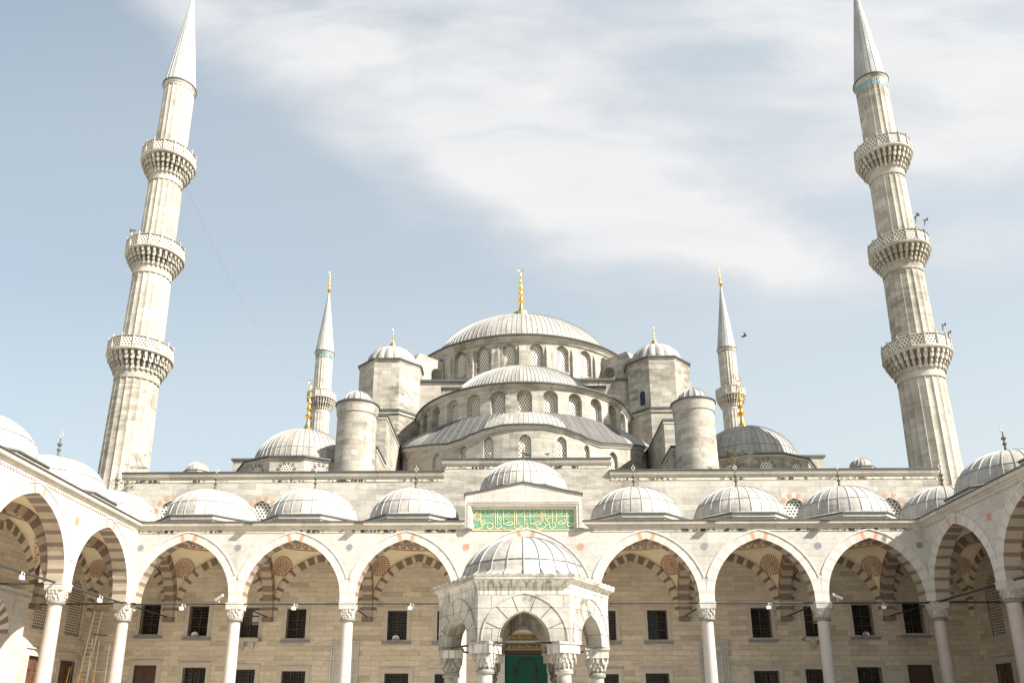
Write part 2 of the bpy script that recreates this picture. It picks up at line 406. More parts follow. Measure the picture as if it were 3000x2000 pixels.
def inside(p, poly):
    x, y = p; c = False; n = len(poly); j = n-1
    for i in range(n):
        xi, yi = poly[i]; xj, yj = poly[j]
        if (yi > y) != (yj > y) and x < (xj-xi)*(y-yi)/(yj-yi)+xi: c = not c
        j = i
    return c
def pierced(mb, outer, holes, F, th_, mat, gu=None, back=False, rev=None, rev_th=None, uo=0.):
    """sheet with outline and holes given in (u, v) metres, laid on the surface F(u, v, depth)"""
    def sub(poly):
        if not gu: return poly
        r = []
        for i in range(len(poly)):
            a = poly[i]; b = poly[(i+1) % len(poly)]; k = max(1, int(math.ceil(abs(b[0]-a[0])/gu)))
            r += [(a[0]+(b[0]-a[0])*j/k, a[1]+(b[1]-a[1])*j/k) for j in range(k)]
        return r
    O = sub(outer); V = []; E = []
    for poly in [O]+holes:
        o = len(V); V += [Vector(p) for p in poly]; E += [(o+i, o+(i+1) % len(poly)) for i in range(len(poly))]
    if gu:
        us = [p[0] for p in O]; vs = [p[1] for p in O]; u = min(us)+gu
        while u < max(us):
            v = min(vs)+.05
            while v < max(vs):
                if inside((u, v), O) and not any(inside((u, v), h) for h in holes): V.append(Vector((u, v)))
                v += max(.8, (max(vs)-min(vs))/5)
            u += gu
    vo, _, fo, _, _, _ = delaunay_2d_cdt(V, E, [], 0, 1e-5)
    keep = []
    for f in fo:
        c = (sum(vo[i].x for i in f)/len(f), sum(vo[i].y for i in f)/len(f))
        if inside(c, O) and not any(inside(c, h) for h in holes): keep.append(f)
    uv = [(p.x+uo, p.y) for p in vo]
    mb.add([F(p.x, p.y, 0) for p in vo], keep, mat, uv)
    if back: mb.add([F(p.x, p.y, th_) for p in vo], keep, mat, uv)
    for h in holes:
        if rev is False: continue
        n = len(h); T = rev_th or th_
        mb.add([F(x, y, 0) for x, y in h]+[F(x, y, T) for x, y in h], [(i, (i+1) % n, n+(i+1) % n, n+i) for i in range(n)], rev or mat,
               [(x+uo, y) for x, y in h]+[(x+uo+T, y) for x, y in h])
def voussoirs(mb, cin, cout, F, d0, d1, nblk, mf, ms, me=None, sub=1):
    """ring of wedge stones between two curves; mf(i) face material, ms(i) soffit material"""
    n = len(cin)-1
    for b in range(nblk):
        i0 = round(n*b/nblk); i1 = round(n*(b+1)/nblk)
        for i in range(i0, i1):
            q = [cin[i], cout[i], cout[i+1], cin[i+1]]
            mb.add([F(x, z, d0) for x, z in q], [(0, 1, 2, 3)], mf(b), [(x, z) for x, z in q])
            a, c = cin[i], cin[i+1]
            mb.add([F(a[0], a[1], d0), F(c[0], c[1], d0), F(c[0], c[1], d1), F(a[0], a[1], d1)], [(0, 1, 2, 3)], ms(b))
            a, c = cout[i], cout[i+1]
            mb.add([F(a[0], a[1], d0), F(c[0], c[1], d0), F(c[0], c[1], d0+.03), F(a[0], a[1], d0+.03)], [(0, 1, 2, 3)], mf(b))
            if me: mb.add([F(x, z, d1) for x, z in q], [(0, 1, 2, 3)], me(b))
def ring_mould(mb, c, F, d0, d1, wdt, mat, clamp=None):
    o = offs(c, wdt, clamp)
    for i in range(len(c)-1):
        q = [c[i], o[i], o[i+1], c[i+1]]
        mb.add([F(x, z, d0) for x, z in q]+[F(x, z, d1) for x, z in q], [(0, 1, 2, 3), (0, 3, 7, 4), (1, 5, 6, 2)], mat)
def hole_arch(cx, z0, hw, zs, rise, n=6, tab=TAB):
    return [(cx-hw, z0)]+[(cx+hw, z0)]+[(cx+x, zs+z) for x, z in arch(hw, rise, n, tab)]
def plane_F(o, ux, dn):           # o origin, ux unit vector of u, dn unit vector of depth
    o = Vector(o); ux = Vector(ux); dn = Vector(dn)
    return lambda u, v, d: tuple(o+ux*u+dn*d+Vector((0, 0, v)))
def cyl_F(cx, cy, R, pol=None):
    def F(u, v, d):
        a = u/R; r = R-d
        return (cx+r*sin(a), cy-r*cos(a), v)
    return F

# muqarnas corbel: tiers of small pendant cells on a widening core
def muqarnas(mb, c, z0, z1, r0, r1, tiers, n, mat, sq=0., dark=None):
    def shape(r, a):
        if sq <= 0: return r
        q = r/max(abs(cos(a)), abs(sin(a)))
        return r*(1-sq)+min(q, r*1.32)*sq
    H = (z1-z0)/tiers
    for t_ in range(tiers):
        ra = r0+(r1-r0)*(t_)/tiers; rb = r0+(r1-r0)*(t_+1)/tiers
        za = z0+H*t_; zb = za+H
        nn = n
        # core
        k = 24
        p = [(c[0]+shape(ra, 2*PI*i/k)*sin(2*PI*i/k), c[1]-shape(ra, 2*PI*i/k)*cos(2*PI*i/k), c[2]+z) for z in (za, zb) for i in range(k)]
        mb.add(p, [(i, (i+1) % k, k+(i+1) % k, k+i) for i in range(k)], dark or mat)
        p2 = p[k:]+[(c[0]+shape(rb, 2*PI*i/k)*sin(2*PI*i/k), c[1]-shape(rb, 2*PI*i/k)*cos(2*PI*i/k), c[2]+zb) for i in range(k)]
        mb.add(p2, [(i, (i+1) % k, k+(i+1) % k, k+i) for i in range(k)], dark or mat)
        for i in range(nn):
            a = 2*PI*(i+(.5*(t_ % 2) if sq else 0))/nn; w2 = PI/nn*(.56 if sq else (.66, .42, .66, .42)[t_ % 4])
            ri = shape(ra, a)-.02; ro_ = shape(rb, a)
            zt = zb; zm = za+H*.05; zl = za-H*random.uniform(.25, .75)
            pts = []
            for aa, r, z in ((a-w2, ri, zt), (a+w2, ri, zt), (a-w2, ro_, zt), (a+w2, ro_, zt), (a-w2, ro_, zm), (a+w2, ro_, zm), (a, ro_*.985, zl), (a-w2, ri, zm), (a+w2, ri, zm)):
                pts.append((c[0]+r*sin(aa), c[1]-r*cos(aa), c[2]+z))
            mb.add(pts, [(2, 3, 5, 4), (4, 5, 6), (0, 2, 4, 7), (1, 8, 5, 3), (7, 4, 6), (8, 6, 5)], mat)

def finial(name, parent, x, y, z, h, kind='gold', wdt=1.):
    mb = MB()
    if kind == 'gold':
        pr = [(.105, 0), (.09, .02), (.066, .06), (.042, .11), (.035, .15), (.03, .2), (.062, .235), (.078, .26), (.062, .29), (.03, .31), (.026, .35), (.055, .375), (.066, .40), (.055, .425), (.026, .445), (.022, .49),
              (.045, .51), (.053, .53), (.045, .555), (.02, .575), (.018, .62), (.034, .64), (.04, .655), (.034, .675), (.014, .70), (.012, .75), (.024, .77), (.028, .785), (.02, .80), (.01, .83), (.008, .90), (0, .90)]
        mb.lathe([(r*h*wdt, q*h) for r, q in pr], 14, (x, y, z), 'gold')
        cr = [(x+.05*h*wdt*cos(a), y, z+.95*h+.05*h*sin(a)) for a in [rad(-250+320*i/14) for i in range(15)]]
        mb.path(cr, .010*h, 'gold', 5)
    else:
        pr = [(.22, 0), (.13, .05), (.07, .12), (.05, .2), (.035, .28), (.08, .32), (.085, .36), (.04, .4), (.03, .46), (.085, .5), (.10, .54), (.05, .59), (.028, .64), (.02, .78), (0, .79)]
        mb.lathe([(r*h*wdt*.82, q*h) for r, q in pr], 10, (x, y, z), 'verdigris')
        for q in range(6):
            a = PI/3*q; b = PI/3*(q+1); zz = z+.88*h; R_ = .065*h
            mb.tube((x+R_*sin(a), y, zz+R_*cos(a)), (x+R_*sin(b), y, zz+R_*cos(b)), .017*h, 'pale_metal', 5)
        mb.tube((x, y, z+.78*h), (x, y, z+.82*h), .02*h, 'pale_metal', 5)
        mb.tube((x, y, z+.98*h), (x, y, z+1.03*h), .014*h, 'pale_metal', 5)
    return mb.build('finial', parent)

def dome_mesh(mb, cx, cy, z0, R, h, nr, mat, rib, ribh=.035, ribw=.05, seg=12, seamz=None, flute=0., a0=0., a1=2*PI, power=1.):
    """lead-covered dome with raised seams; z0 springing"""
    full = abs(a1-a0-2*PI) < 1e-6
    prof = []
    for i in range(seg+1):
        a = PI/2*i/seg
        prof.append((max(R*cos(a)**power, .02), h*sin(a)))
    mod = (lambda a, z: 1+flute*(abs(cos(a*nr/2))-.5)) if flute else None
    nn = nr*(4 if flute else (2 if nr < 60 else 1)); nn = max(24, int(nn*(a1-a0)/(2*PI)))
    mb.lathe(prof, nn, (cx, cy, z0), mat, a0, a1, uvn=nr, mod=mod)
    if rib:
        k = nr if full else int(nr*(a1-a0)/(2*PI))+1
        for i in range(k):
            a = a0+2*PI*i/nr+(PI/nr if flute else 0)
            if flute: a = a0+2*PI*i/nr
            t_ = (cos(a), sin(a)); rd = (sin(a), -cos(a))
            P_ = []
            top = seg-1 if nr > 40 else seg
            for j in range(top+1):
                r, z = prof[j]
                if flute: r *= 1+flute*.5
                aa = PI/2*j/seg
                hw_ = min(ribw/2, r*PI/nr*.5)
                o = ribh
                nx, nz = cos(aa), sin(aa)*R/max(h, .1)
                L = math.hypot(nx, nz); nx /= L; nz /= L
                for sgn, oo in ((-1, 0), (-.6, 1), (.6, 1), (1, 0)):
                    rr = r+nx*o*oo; P_.append((cx+rd[0]*rr+t_[0]*hw_*sgn, cy+rd[1]*rr+t_[1]*hw_*sgn, z0+z+nz*o*oo-.004*(1-oo)))
            f = []
            for j in range(top):
                b = 4*j
                f += [(b+q, b+q+1, b+q+5, b+q+4) for q in range(3)]
            mb.add(P_, f, rib)
    if seamz:
        for sz in (seamz if isinstance(seamz, (list, tuple)) else [seamz]):
            s_ = min(sz/h, 1); r = R*(math.sqrt(1-s_*s_))**power
            mb.lathe([(r+.002, sz-.012), (r+.022, sz-.008), (r+.018, sz+.014), (r-.004, sz+.016)], 72, (cx, cy, z0), 'lead_edge', a0, a1)
def poly_pts(n, R, cx, cy, a_off): return [(cx+R*sin(a_off+2*PI*i/n), cy-R*cos(a_off+2*PI*i/n)) for i in range(n)]
def poly_drum(mb, n, R, cx, cy, z0, z1, mat, a_off=None, cap=.16, over=.16, Rd=None, lead_m='lead_light', skirt=.12):
    a_off = PI/n if a_off is None else a_off
    mb.prism(poly_pts(n, R, cx, cy, a_off), z0, z1-cap*.9, mat, top=False)
    mb.prism(poly_pts(n, R+over*.6, cx, cy, a_off), z1-cap*2.2, z1-cap*.95, mat)
    mb.prism(poly_pts(n, R+over*1.1, cx, cy, a_off), z1-cap*.9, z1-cap*.35, 'lead_edge')
    A_ = poly_pts(n, R+over*1.1, cx, cy, a_off); Rd = Rd or R*.9
    K = n*4; B_ = []; A2 = []
    for i in range(K):
        f = (i % 4)/4; a = A_[i//4]; b = A_[(i//4+1) % n]
        A2.append((a[0]+(b[0]-a[0])*f, a[1]+(b[1]-a[1])*f, z1-cap*.34))
        an = a_off+2*PI*i/K; B_.append((cx+Rd*sin(an), cy-Rd*cos(an), z1+skirt))
    mb.add(A2+B_, [(i, (i+1) % K, K+(i+1) % K, K+i) for i in range(K)], lead_m)

# ================================================================== GROUND
mb = MB(); mb.add([(-400, -300, 0), (400, -300, 0), (400, 700, 0), (-400, 700, 0)], [(0, 1, 2, 3)], 'paving')
tag(mb.build('ground', smooth=False), None, None, kind='structure')

# ================================================================== ARCADES
XC = [-24.31, -17.51, -10.71, -3.91, 3.91, 10.71, 17.51, 24.31]
YF, YW, XS = 48.0, 55.0, 30.0
YS = [48.4, 41.0, 33.6, 26.2]
SPR, RISE = 8.5, 3.82
portico = thing('portico', 'front portico with seven pointed arches, lead domes and a green inscription over the middle', 'portico', (0, 48.4, 0))
leftarc = thing('courtyard_arcade', 'left side arcade of the courtyard, bright white in full sun', 'arcade', (-24.3, 37, 0))
rightarc = thing('courtyard_arcade', 'right side arcade of the courtyard, grey marble in its own shade', 'arcade', (24.3, 37, 0))
for r in (portico, leftarc, rightarc): pass
_build = MB.build
def B(mb, name, parent=None, **k):      # children keep world coordinates under an offset empty
    o = _build(mb, name, None, **k)
    if parent is not None:
        o.parent = parent; o.matrix_parent_inverse = Matrix.Identity(4)
        q = parent; off = Vector((0, 0, 0))
        while q is not None: off += q.location; q = q.parent
        o.location = o.location-off
    return o
MB.build = lambda s, name, parent=None, **k: B(s, name, parent, **k)

def arch_row(parent, F, bays, ends, z_top, thick, name='arch_wall'):
    """bays: (centre u, half width, clamp); one wall sheet + stone rings"""
    mb = MB(); out = [(ends[0], SPR-.02)]
    for cu, hw, cl, rise in bays:
        c = arch(hw, rise, 12)
        out += [(cu+x, SPR+z-.0) for x, z in reversed(c)]
    out += [(ends[1], SPR-.02), (ends[1], z_top), (ends[0], z_top)]
    pierced(mb, out, [], F, thick, 'marble', gu=None, back=True)
    for k, (cu, hw, cl, rise) in enumerate(bays):
        c = arch(hw, rise, 24); o = offs(c, .5, cl)
        ci = [(cu+x, SPR+z) for x, z in c]; co = [(cu+x, SPR+z) for x, z in o]
        nb = 31
        def mf(b):
            if b in (14, 16): return 'keystone_red'
            return 'voussoir_white' if b % 2 == 0 else 'voussoir_pink'
        msf = lambda b: 'soffit_cream' if b % 2 == 0 else 'brick_red'
        voussoirs(mb, ci, co, F, -.014-.005*(k % 2), thick, nb, mf, msf)
        om = [(cu+max(-cl, min(cl, x)), SPR+z) for x, z in offs(c, .5)]
        q = offs(c, .58, cl)
        for i in range(len(c)-1):
            a, b_, d, e = om[i], (cu+q[i][0], SPR+q[i][1]), (cu+q[i+1][0], SPR+q[i+1][1]), om[i+1]
            if abs(abs(q[i][0])-cl) < .002 or abs(abs(q[i+1][0])-cl) < .002: continue
            pts = [a, b_, d, e]
            mb.add([F(x, z, -.06) for x, z in pts]+[F(x, z, 0) for x, z in pts], [(0, 1, 2, 3), (0, 3, 7, 4), (1, 5, 6, 2)], 'voussoir_white')
    return mb.build(name, parent, weld=False)

def column(parent, x, y, mat, proto={}):
    if mat not in proto:
        mb = MB()
        mb.lathe([(.44, 0), (.44, .25), (.36, .4), (.355, .5), (.365, 3.5), (.335, 7.42)], 24, (0, 0, 0), mat)
        sh = mb.build('column')
        mb = MB(); mb.lathe([(.34, 7.40), (.44, 7.43), (.47, 7.5), (.44, 7.58), (.36, 7.6)], 24, (0, 0, 0), 'bronze_ring'); rg = mb.build('ring')
        mb = MB(); muqarnas(mb, (0, 0, 0), 7.62, 8.12, .36, .44, 3, 12, 'marble', sq=.85)
        mb.add([(a*h, b*h, z) for z, h in ((8.1, .455), (8.42, .475)) for a, b in ((-1, -1), (1, -1), (1, 1), (-1, 1))], [(0, 1, 5, 4), (1, 2, 6, 5), (2, 3, 7, 6), (3, 0, 4, 7)], 'marble')
        mb.box(-.50, .50, -.50, .50, 8.42, 8.485, 'marble')
        cp = mb.build('capital', weld=False)
        proto[mat] = (sh, rg, cp, [True])
    sh, rg, cp, first = proto[mat]
    if first[0]: o, r_, c_ = sh, rg, cp; first[0] = False
    else:
        o, r_, c_ = sh.copy(), rg.copy(), cp.copy()
        for q in (o, r_, c_): COL.objects.link(q)
    off = parent.location
    o.parent = parent; o.location = (x-off.x, y-off.y, 0-off.z)
    for q in (r_, c_): q.parent = o; q.location = (0, 0, 0)
    return o

# front arches
Ff = plane_F((0, YF, 0), (1, 0, 0), (0, 1, 0))
bays = []
for i in range(7):
    a, b = XC[i], XC[i+1]; cu = (a+b)/2; hw = (b-a)/2-.45; cl = (b-a)/2-.003; rise = RISE
    if i == 0: cu, hw, cl = -20.72, 2.83, 3.2
    if i == 6: cu, hw, cl = 20.72, 2.83, 3.2
    if i == 3: rise = 3.95
    bays.append((cu, hw, cl, rise))
arch_row(portico, Ff, bays, (-23.9, 23.9), 13.0, .85)
for i, x in enumerate(XC):
    column(portico, x, 48.4, 'column_pink' if i in (0, 7) else 'column_grey')
# side arches
for sgn, par in ((-1, leftarc), (1, rightarc)):
    Fs = plane_F((sgn*23.9, 0, 0), (0, 1, 0), (sgn, 0, 0))
    bs = [(29.9, 3.25, 3.69, RISE), (37.3, 3.25, 3.69, RISE), (44.5, 3.05, 3.5, RISE)]
    arch_row(par, Fs, bs, (26.2, 48.0), 13.0, .85)
    for y in YS[1:]: column(par, sgn*24.31, y, 'column_pink')
# roundels between the arches
def roundel(parent, F, u, v, mat, r=.2):
    mb = MB(); n = 24
    for rr, d, m in ((r+.05, -.012, 'marble'), (r, -.02, mat)):
        p = [F(u+rr*cos(2*PI*i/n), v+rr*sin(2*PI*i/n), d) for i in range(n)]
        mb.add(p+[F(u+rr*cos(2*PI*i/n), v+rr*sin(2*PI*i/n), .01) for i in range(n)], [tuple(range(n))]+[(i, (i+1) % n, n+(i+1) % n, n+i) for i in range(n)], m)
    mb.build('roundel', parent)
plain('porphyry', (.50, .25, .17), .5, var=.3); plain('slate', (.22, .22, .235), .5, var=.3)
for x, m in ((-17.6, 'slate'), (-10.75, 'slate'), (-3.62, 'porphyry'), (3.35, 'porphyry'), (10.8, 'slate'), (17.6, 'slate'), (-23.62, 'slate'), (23.62, 'slate')):
    roundel(portico, Ff, x, 11.85, m)
for sgn, par in ((-1, leftarc), (1, rightarc)):
    Fs = plane_F((sgn*23.9, 0, 0), (0, 1, 0), (sgn, 0, 0)); roundel(par, Fs, 41.05, 11.83, 'porphyry', .22)
    roundel(par, Fs, 33.6, 11.83, 'slate', .22)

# cornices: profile (out, z)
CP = [(0, 12.93), (.03, 12.93), (.05, 13.0), (.12, 13.04), (.13, 13.12), (.24, 13.16), (.26, 13.2), (.26, 13.37), (0, 13.37)]
LP = [(0, 13.375), (.31, 13.375), (.33, 13.385), (.33, 13.43), (.28, 13.45), (-.6, 13.52), (-.6, 13.375)]
def cornice_x(parent, x0, x1, y, prof, mat, name, sgn=-1):
    mb = MB(); mb.extrude([(0, y+sgn*o, z) for o, z in prof], (x0, 0, 0), (x1, 0, 0), mat)
    return mb.build(name, parent, smooth=False)
def cornice_y(parent, y0, y1, x, sgn, prof, mat, name):
    mb = MB(); mb.extrude([(x+sgn*o, 0, z) for o, z in prof], (0, y0, 0), (0, y1, 0), mat)
    return mb.build(name, parent, smooth=False)
for x0, x1 in ((-23.88, -3.72), (3.5, 23.88)):
    cornice_x(portico, x0, x1, YF, CP, 'cornice_stone', 'cornice'); cornice_x(portico, x0, x1, YF, LP, 'lead_edge', 'lead_edging')
for sgn, par in ((-1, leftarc), (1, rightarc)):
    cornice_y(par, 26.2, 47.9, sgn*23.9, -sgn, CP, 'cornice_stone', 'cornice'); cornice_y(par, 26.2, 47.88, sgn*23.9, -sgn, LP, 'lead_edge', 'lead_edging')
    # dentil course under the side cornice
    mb = MB(); y = 26.4; ol = []
    while y < 47.5: ol += [(y, 12.80), (y+.13, 12.80), (y+.13, 12.90), (y+.24, 12.90)]; y += .24
    ol += [(y, 12.93), (26.4, 12.93)]; xx = sgn*23.9
    mb.extrude([(xx-sgn*.045, a, b) for a, b in ol], (0, 0, 0), (sgn*.05, 0, 0), 'marble')
    mb.build('dentil_course', par, smooth=False)
for x0, x1 in ((-23.8, -4.2), (4.0, 23.8)):
    mb = MB(); mb.box(x0, x1, YF-.035, YF-.001, 12.76, 12.928, 'drip_stone'); mb.build('stained_course', portico, smooth=False)
for x in (-16.95, -10.15, 11.3, 18.1):
    mb = MB(); mb.box(x-.27, x+.27, YF-.60, YF-.3, 13.29, 13.34, 'lead_edge'); mb.build('water_spout', portico, smooth=False)
# flat lead roofs
mb = MB(); mb.box(-30.6, 30.6, YF+.5, 55.19, 13.3, 13.5, 'lead_light'); mb.build('roof', portico, smooth=False)
for sgn, par in ((-1, leftarc), (1, rightarc)):
    mb = MB(); a, b = sorted((sgn*24.4, sgn*30.6)); mb.box(a, b, 26.2, YF+.49, 13.3, 13.495, 'lead_light'); mb.build('roof', par, smooth=False)

# domes of the arcades
def small_dome(parent, x, y, ze=14.15, apex=16.5, R=2.95, Rf=3.25, fz=1.55, base=13.49, lm='lead_light', nr=28, fin=True):
    mb = MB(); poly_drum(mb, 8, Rf/cos(PI/8)-.12, x, y, base, ze, 'wall_stone', Rd=R, lead_m=lm, skirt=.10)
    dr = mb.build('drum', parent, smooth=False)
    mb = MB(); dome_mesh(mb, x, y, ze+.06, R, apex-ze-.06, nr, lm, 'lead_seam_light', .035, .045, 12, seamz=.95, power=.9)
    d = mb.build('dome', parent, weld=False)
    if fin:
        f = finial('finial', None, x, y, apex-.03, fz+.2, 'stone', 1.)
        f.parent = d; f.location = (0, 0, 0)
        # children of a child keep the same local frame
    return d
for x in (-20.91, -14.11, -7.31, 7.31, 14.11, 20.91, -27.7, 27.7): small_dome(portico, x, 51.8)
for sgn, par in ((-1, leftarc), (1, rightarc)):
    for y in (44.6, 37.3, 29.9): small_dome(par, sgn*27.7, y)
small_dome(portico, -.05, 51.9, ze=16.05, apex=18.4, base=13.49, fz=1.3, nr=40)

# raised middle of the portico with the inscription
mb = MB(); XM = -.12
outer = [(-3.70, 12.94), (3.46, 12.94), (3.46, 15.05), (XM, 15.80), (-3.70, 15.05)]
FG = plane_F((0, YF-.28, 0), (1, 0, 0), (0, 1, 0))
hole = [(-3.36, 12.80+.02), (3.10, 12.82), (3.10, 14.34), (-3.36, 14.34)]
outer = [(-3.70, 12.94), (-3.36, 12.94), (-3.36, 14.34), (3.10, 14.34), (3.10, 12.94), (3.46, 12.94), (3.46, 15.05), (XM, 15.80), (-3.70, 15.05)]
pierced(mb, outer, [], FG, .3, 'marble')
for a, b in (((-3.36, 12.94), (-3.36, 14.34)), ((-3.36, 14.34), (3.10, 14.34)), ((3.10, 14.34), (3.10, 12.94))):   # splayed reveals
    ins = lambda p: (max(-3.24, min(2.98, p[0])), min(14.19, p[1]))
    mb.add([FG(*a, 0), FG(*b, 0), FG(*ins(b), .26), FG(*ins(a), .26)], [(0, 1, 2, 3)], 'marble')
for a, b in (((-3.70, 12.94), (-3.70, 15.05)), ((3.46, 12.94), (3.46, 15.05))):
    mb.add([FG(*a, 0), FG(*b, 0), FG(*b, 3.4), FG(*a, 3.4)], [(0, 1, 2, 3)], 'marble')
# moulding round the recess
for a0, a1, v0, v1 in ((-3.56, 3.30, 14.44, 14.49), (-3.56, 3.30, 14.56, 14.585)):
    mb.box(a0, a1, YF-.315, YF-.28, v0, v1, 'marble')
for a0 in (-3.56, 3.25): mb.box(a0, a0+.05, YF-.312, YF-.28, 12.96, 14.44, 'marble')
# outward flare at the foot of each side
for s_, xx in ((-1, -3.70), (1, 3.46)):
    mb.add([(xx, YF-.28, 13.55), (xx, YF-.28, 12.94), (xx+s_*.42, YF-.1, 12.94), (xx+s_*.42, YF-.1, 13.3)], [(0, 1, 2, 3)], 'marble')
mb.build('gable_wall', portico, smooth=False)
mb = MB()
for a, b in (((-3.78, 15.04), (XM, 15.80)), ((XM, 15.80), (3.54, 15.04))):
    p = [(a[0], YF-.36, a[1]), (b[0], YF-.36, b[1]), (b[0], YF-.36, b[1]+.1), (a[0], YF-.36, a[1]+.1)]
    mb.extrude(p, (0, 0, 0), (0, 3.2, 0), 'lead_edge')
mb.build('gable_roof', portico, smooth=False)
mb = MB(); mb.box(-3.62, 3.38, YF+3.0, 55.18, 13.5, 15.0, 'wall_stone'); mb.box(-3.62, 3.38, YF+.1, 55.18, 15.0, 15.06, 'lead_light'); mb.build('roof_block', portico, smooth=False)

# inscription panel, strokes traced as raised gilt bands
insc = MB(); insc.box(-3.26, 3.0, YF-.03, YF-.022, 12.86, 14.21, 'green_panel')
for u0, u1, v0, v1 in ((-3.26, 3.0, 14.17, 14.21), (-3.26, 3.0, 12.86, 12.90), (-3.26, -3.22, 12.9, 14.17), (2.96, 3.0, 12.9, 14.17)):
    insc.box(u0, u1, YF-.045, YF-.03, v0, v1, 'gold_paint')
panel = insc.build('inscription_panel', portico, smooth=False)
# image-free tracing table: coordinates on a 1750 x 360 grid, origin top left of the panel
def gp(x, y): return (-3.26+(x-262)/1750*6.26, 14.21-(y-830)/360*1.35)
def ribbon(mb, pts, wd_, mat='gold_paint', yy=YF-.032, T=.022):
    wd = wd_*.85; P_ = [gp(*p) for p in pts]; n = len(P_); L_ = []; R_ = []
    for i, (x, z) in enumerate(P_):
        a = P_[max(i-1, 0)]; b = P_[min(i+1, n-1)]; dx, dz = b[0]-a[0], b[1]-a[1]; L = math.hypot(dx, dz) or 1
        ww = wd*(.55 if i in (0, n-1) else 1)*.5
        L_.append((x-dz/L*ww, z+dx/L*ww)); R_.append((x+dz/L*ww, z-dx/L*ww))
    for i in range(n-1):
        q = [L_[i], L_[i+1], R_[i+1], R_[i]]
        mb.add([(x, yy-T, z) for x, z in q]+[(x, yy, z) for x, z in q], [(0, 1, 2, 3), (0, 4, 5, 1), (3, 2, 6, 7)], mat)
def bowl(x0, y0, x1, y1, d):      # hanging curve of a final letter
    r = []
    for i in range(9):
        f = i/8; r.append((x0+(x1-x0)*f, y0+(y1-y0)*f+d*sin(PI*f)))
    return r
tx = MB()
for x, y0, y1 in ((405, 850, 1080), (655, 842, 1110), (692, 842, 1120), (792, 842, 1060), (985, 842, 1130), (1020, 842, 1120), (1155, 842, 1125), (1250, 842, 1040), (1440, 842, 1080), (1470, 842, 1060),
                  (1508, 842, 1020), (1630, 842, 1110), (1705, 842, 1070), (1880, 842, 1060)):
    ribbon(tx, [(x, y0), (x, (y0+y1)/2), (x-2, y1)], .052)
ribbon(tx, [(415, 962), (700, 963), (1000, 963), (1300, 962), (1600, 963), (1900, 964), (1960, 950), (1962, 905), (1940, 915)], .045)
# lower line of large letters, right to left
ribbon(tx, [(1885, 1000), (1880, 1090), (1895, 1130), (1940, 1125), (2005, 1095), (2000, 1072), (1950, 1085), (1905, 1065), (1930, 1050)], .055)
ribbon(tx, [(1862, 1000), (1842, 1015), (1845, 1040), (1868, 1040), (1866, 1005), (1862, 1055), (1820, 1085), (1770, 1070)], .05)
ribbon(tx, [(1795, 1030), (1760, 1050), (1715, 1095), (1790, 1098), (1810, 1055), (1790, 1035)], .05)
ribbon(tx, [(1690, 1055), (1665, 1055), (1668, 1085), (1695, 1085), (1690, 1060), (1680, 1130), (1620, 1165), (1580, 1140), (1570, 1100)], .055)
ribbon(tx, [(1610, 995), (1560, 990), (1530, 1020), (1545, 1060), (1600, 1075), (1540, 1100), (1500, 1110)], .055)
ribbon(tx, [(1490, 1060), (1520, 1100), (1500, 1140), (1430, 1172), (1375, 1160), (1350, 1120)], .055)
ribbon(tx, [(1440, 1080), (1400, 1095), (1330, 1105), (1295, 1085), (1350, 1060), (1405, 1045), (1425, 1070), (1390, 1095)], .05)
ribbon(tx, [(1290, 1095), (1255, 1090), (1250, 1030)], .05)
ribbon(tx, [(1225, 1080), (1190, 1065), (1185, 1095), (1220, 1100), (1222, 1085), (1205, 1140), (1150, 1172), (1110, 1140), (1105, 1100)], .055)
ribbon(tx, [(1095, 1075), (1060, 1065), (1055, 1100), (1090, 1100), (1092, 1080), (1080, 1140), (1030, 1170), (985, 1150), (975, 1110)], .055)
ribbon(tx, [(975, 1080), (930, 1100), (860, 1105), (825, 1085), (880, 1055), (940, 1045), (958, 1070), (920, 1098)], .05)
ribbon(tx, [(825, 1095), (795, 1085), (792, 1050)], .05)
ribbon(tx, [(770, 1075), (735, 1065), (730, 1100), (765, 1100), (768, 1080), (755, 1135), (700, 1168), (655, 1150), (645, 1110)], .055)
ribbon(tx, [(745, 965), (722, 1000), (735, 1030), (760, 1015), (755, 975)], .045)
ribbon(tx, [(630, 1080), (600, 1070), (598, 1100), (632, 1102), (630, 1085), (610, 1145), (560, 1170), (520, 1150), (512, 1110)], .055)
ribbon(tx, [(595, 1085), (560, 1060), (545, 1080), (530, 1058), (515, 1080), (480, 1075), (440, 1095), (395, 1090), (420, 1045), (470, 1010), (480, 1050), (430, 1080)], .05)
ribbon(tx, [(395, 1090), (430, 1110), (420, 1140), (350, 1175), (290, 1160), (278, 1110), (290, 1080)], .055)
# small upper letters and marks
for x in (1740, 1300, 1060, 830, 560):
    ribbon(tx, [(x+85, 870), (x+60, 905), (x, 940)], .03)
    ribbon(tx, [(x+20, 868), (x-5, 892), (x+25, 905)], .028)
for x, y in ((1560, 880), (1560, 930), (1660, 885), (1800, 870), (1925, 880), (1395, 935), (1200, 905), (1085, 950), (940, 935), (740, 900), (480, 890), (620, 935), (850, 1020), (1310, 1015), (1690, 1010), (1940, 1000), (1180, 1020), (590, 1010), (940, 1010), (330, 1120)):
    ribbon(tx, [(x+16, y-12), (x-4, y-14), (x-12, y+8), (x+14, y+12)], .026)
for x0 in (1320, 1780, 900, 420):
    ribbon(tx, [(x0, 1160 if x0 != 1320 else 1172), (x0+80, 1140)], .028)
ribbon(tx, [(760, 1150), (810, 1160), (820, 1180), (790, 1185)], .035)
for x0 in (840, 1300): ribbon(tx, [(x0, 1000), (x0, 1030), (x0+14, 1030), (x0+14, 1003), (x0+14, 1030), (x0+30, 1030), (x0+30, 1000)], .024)
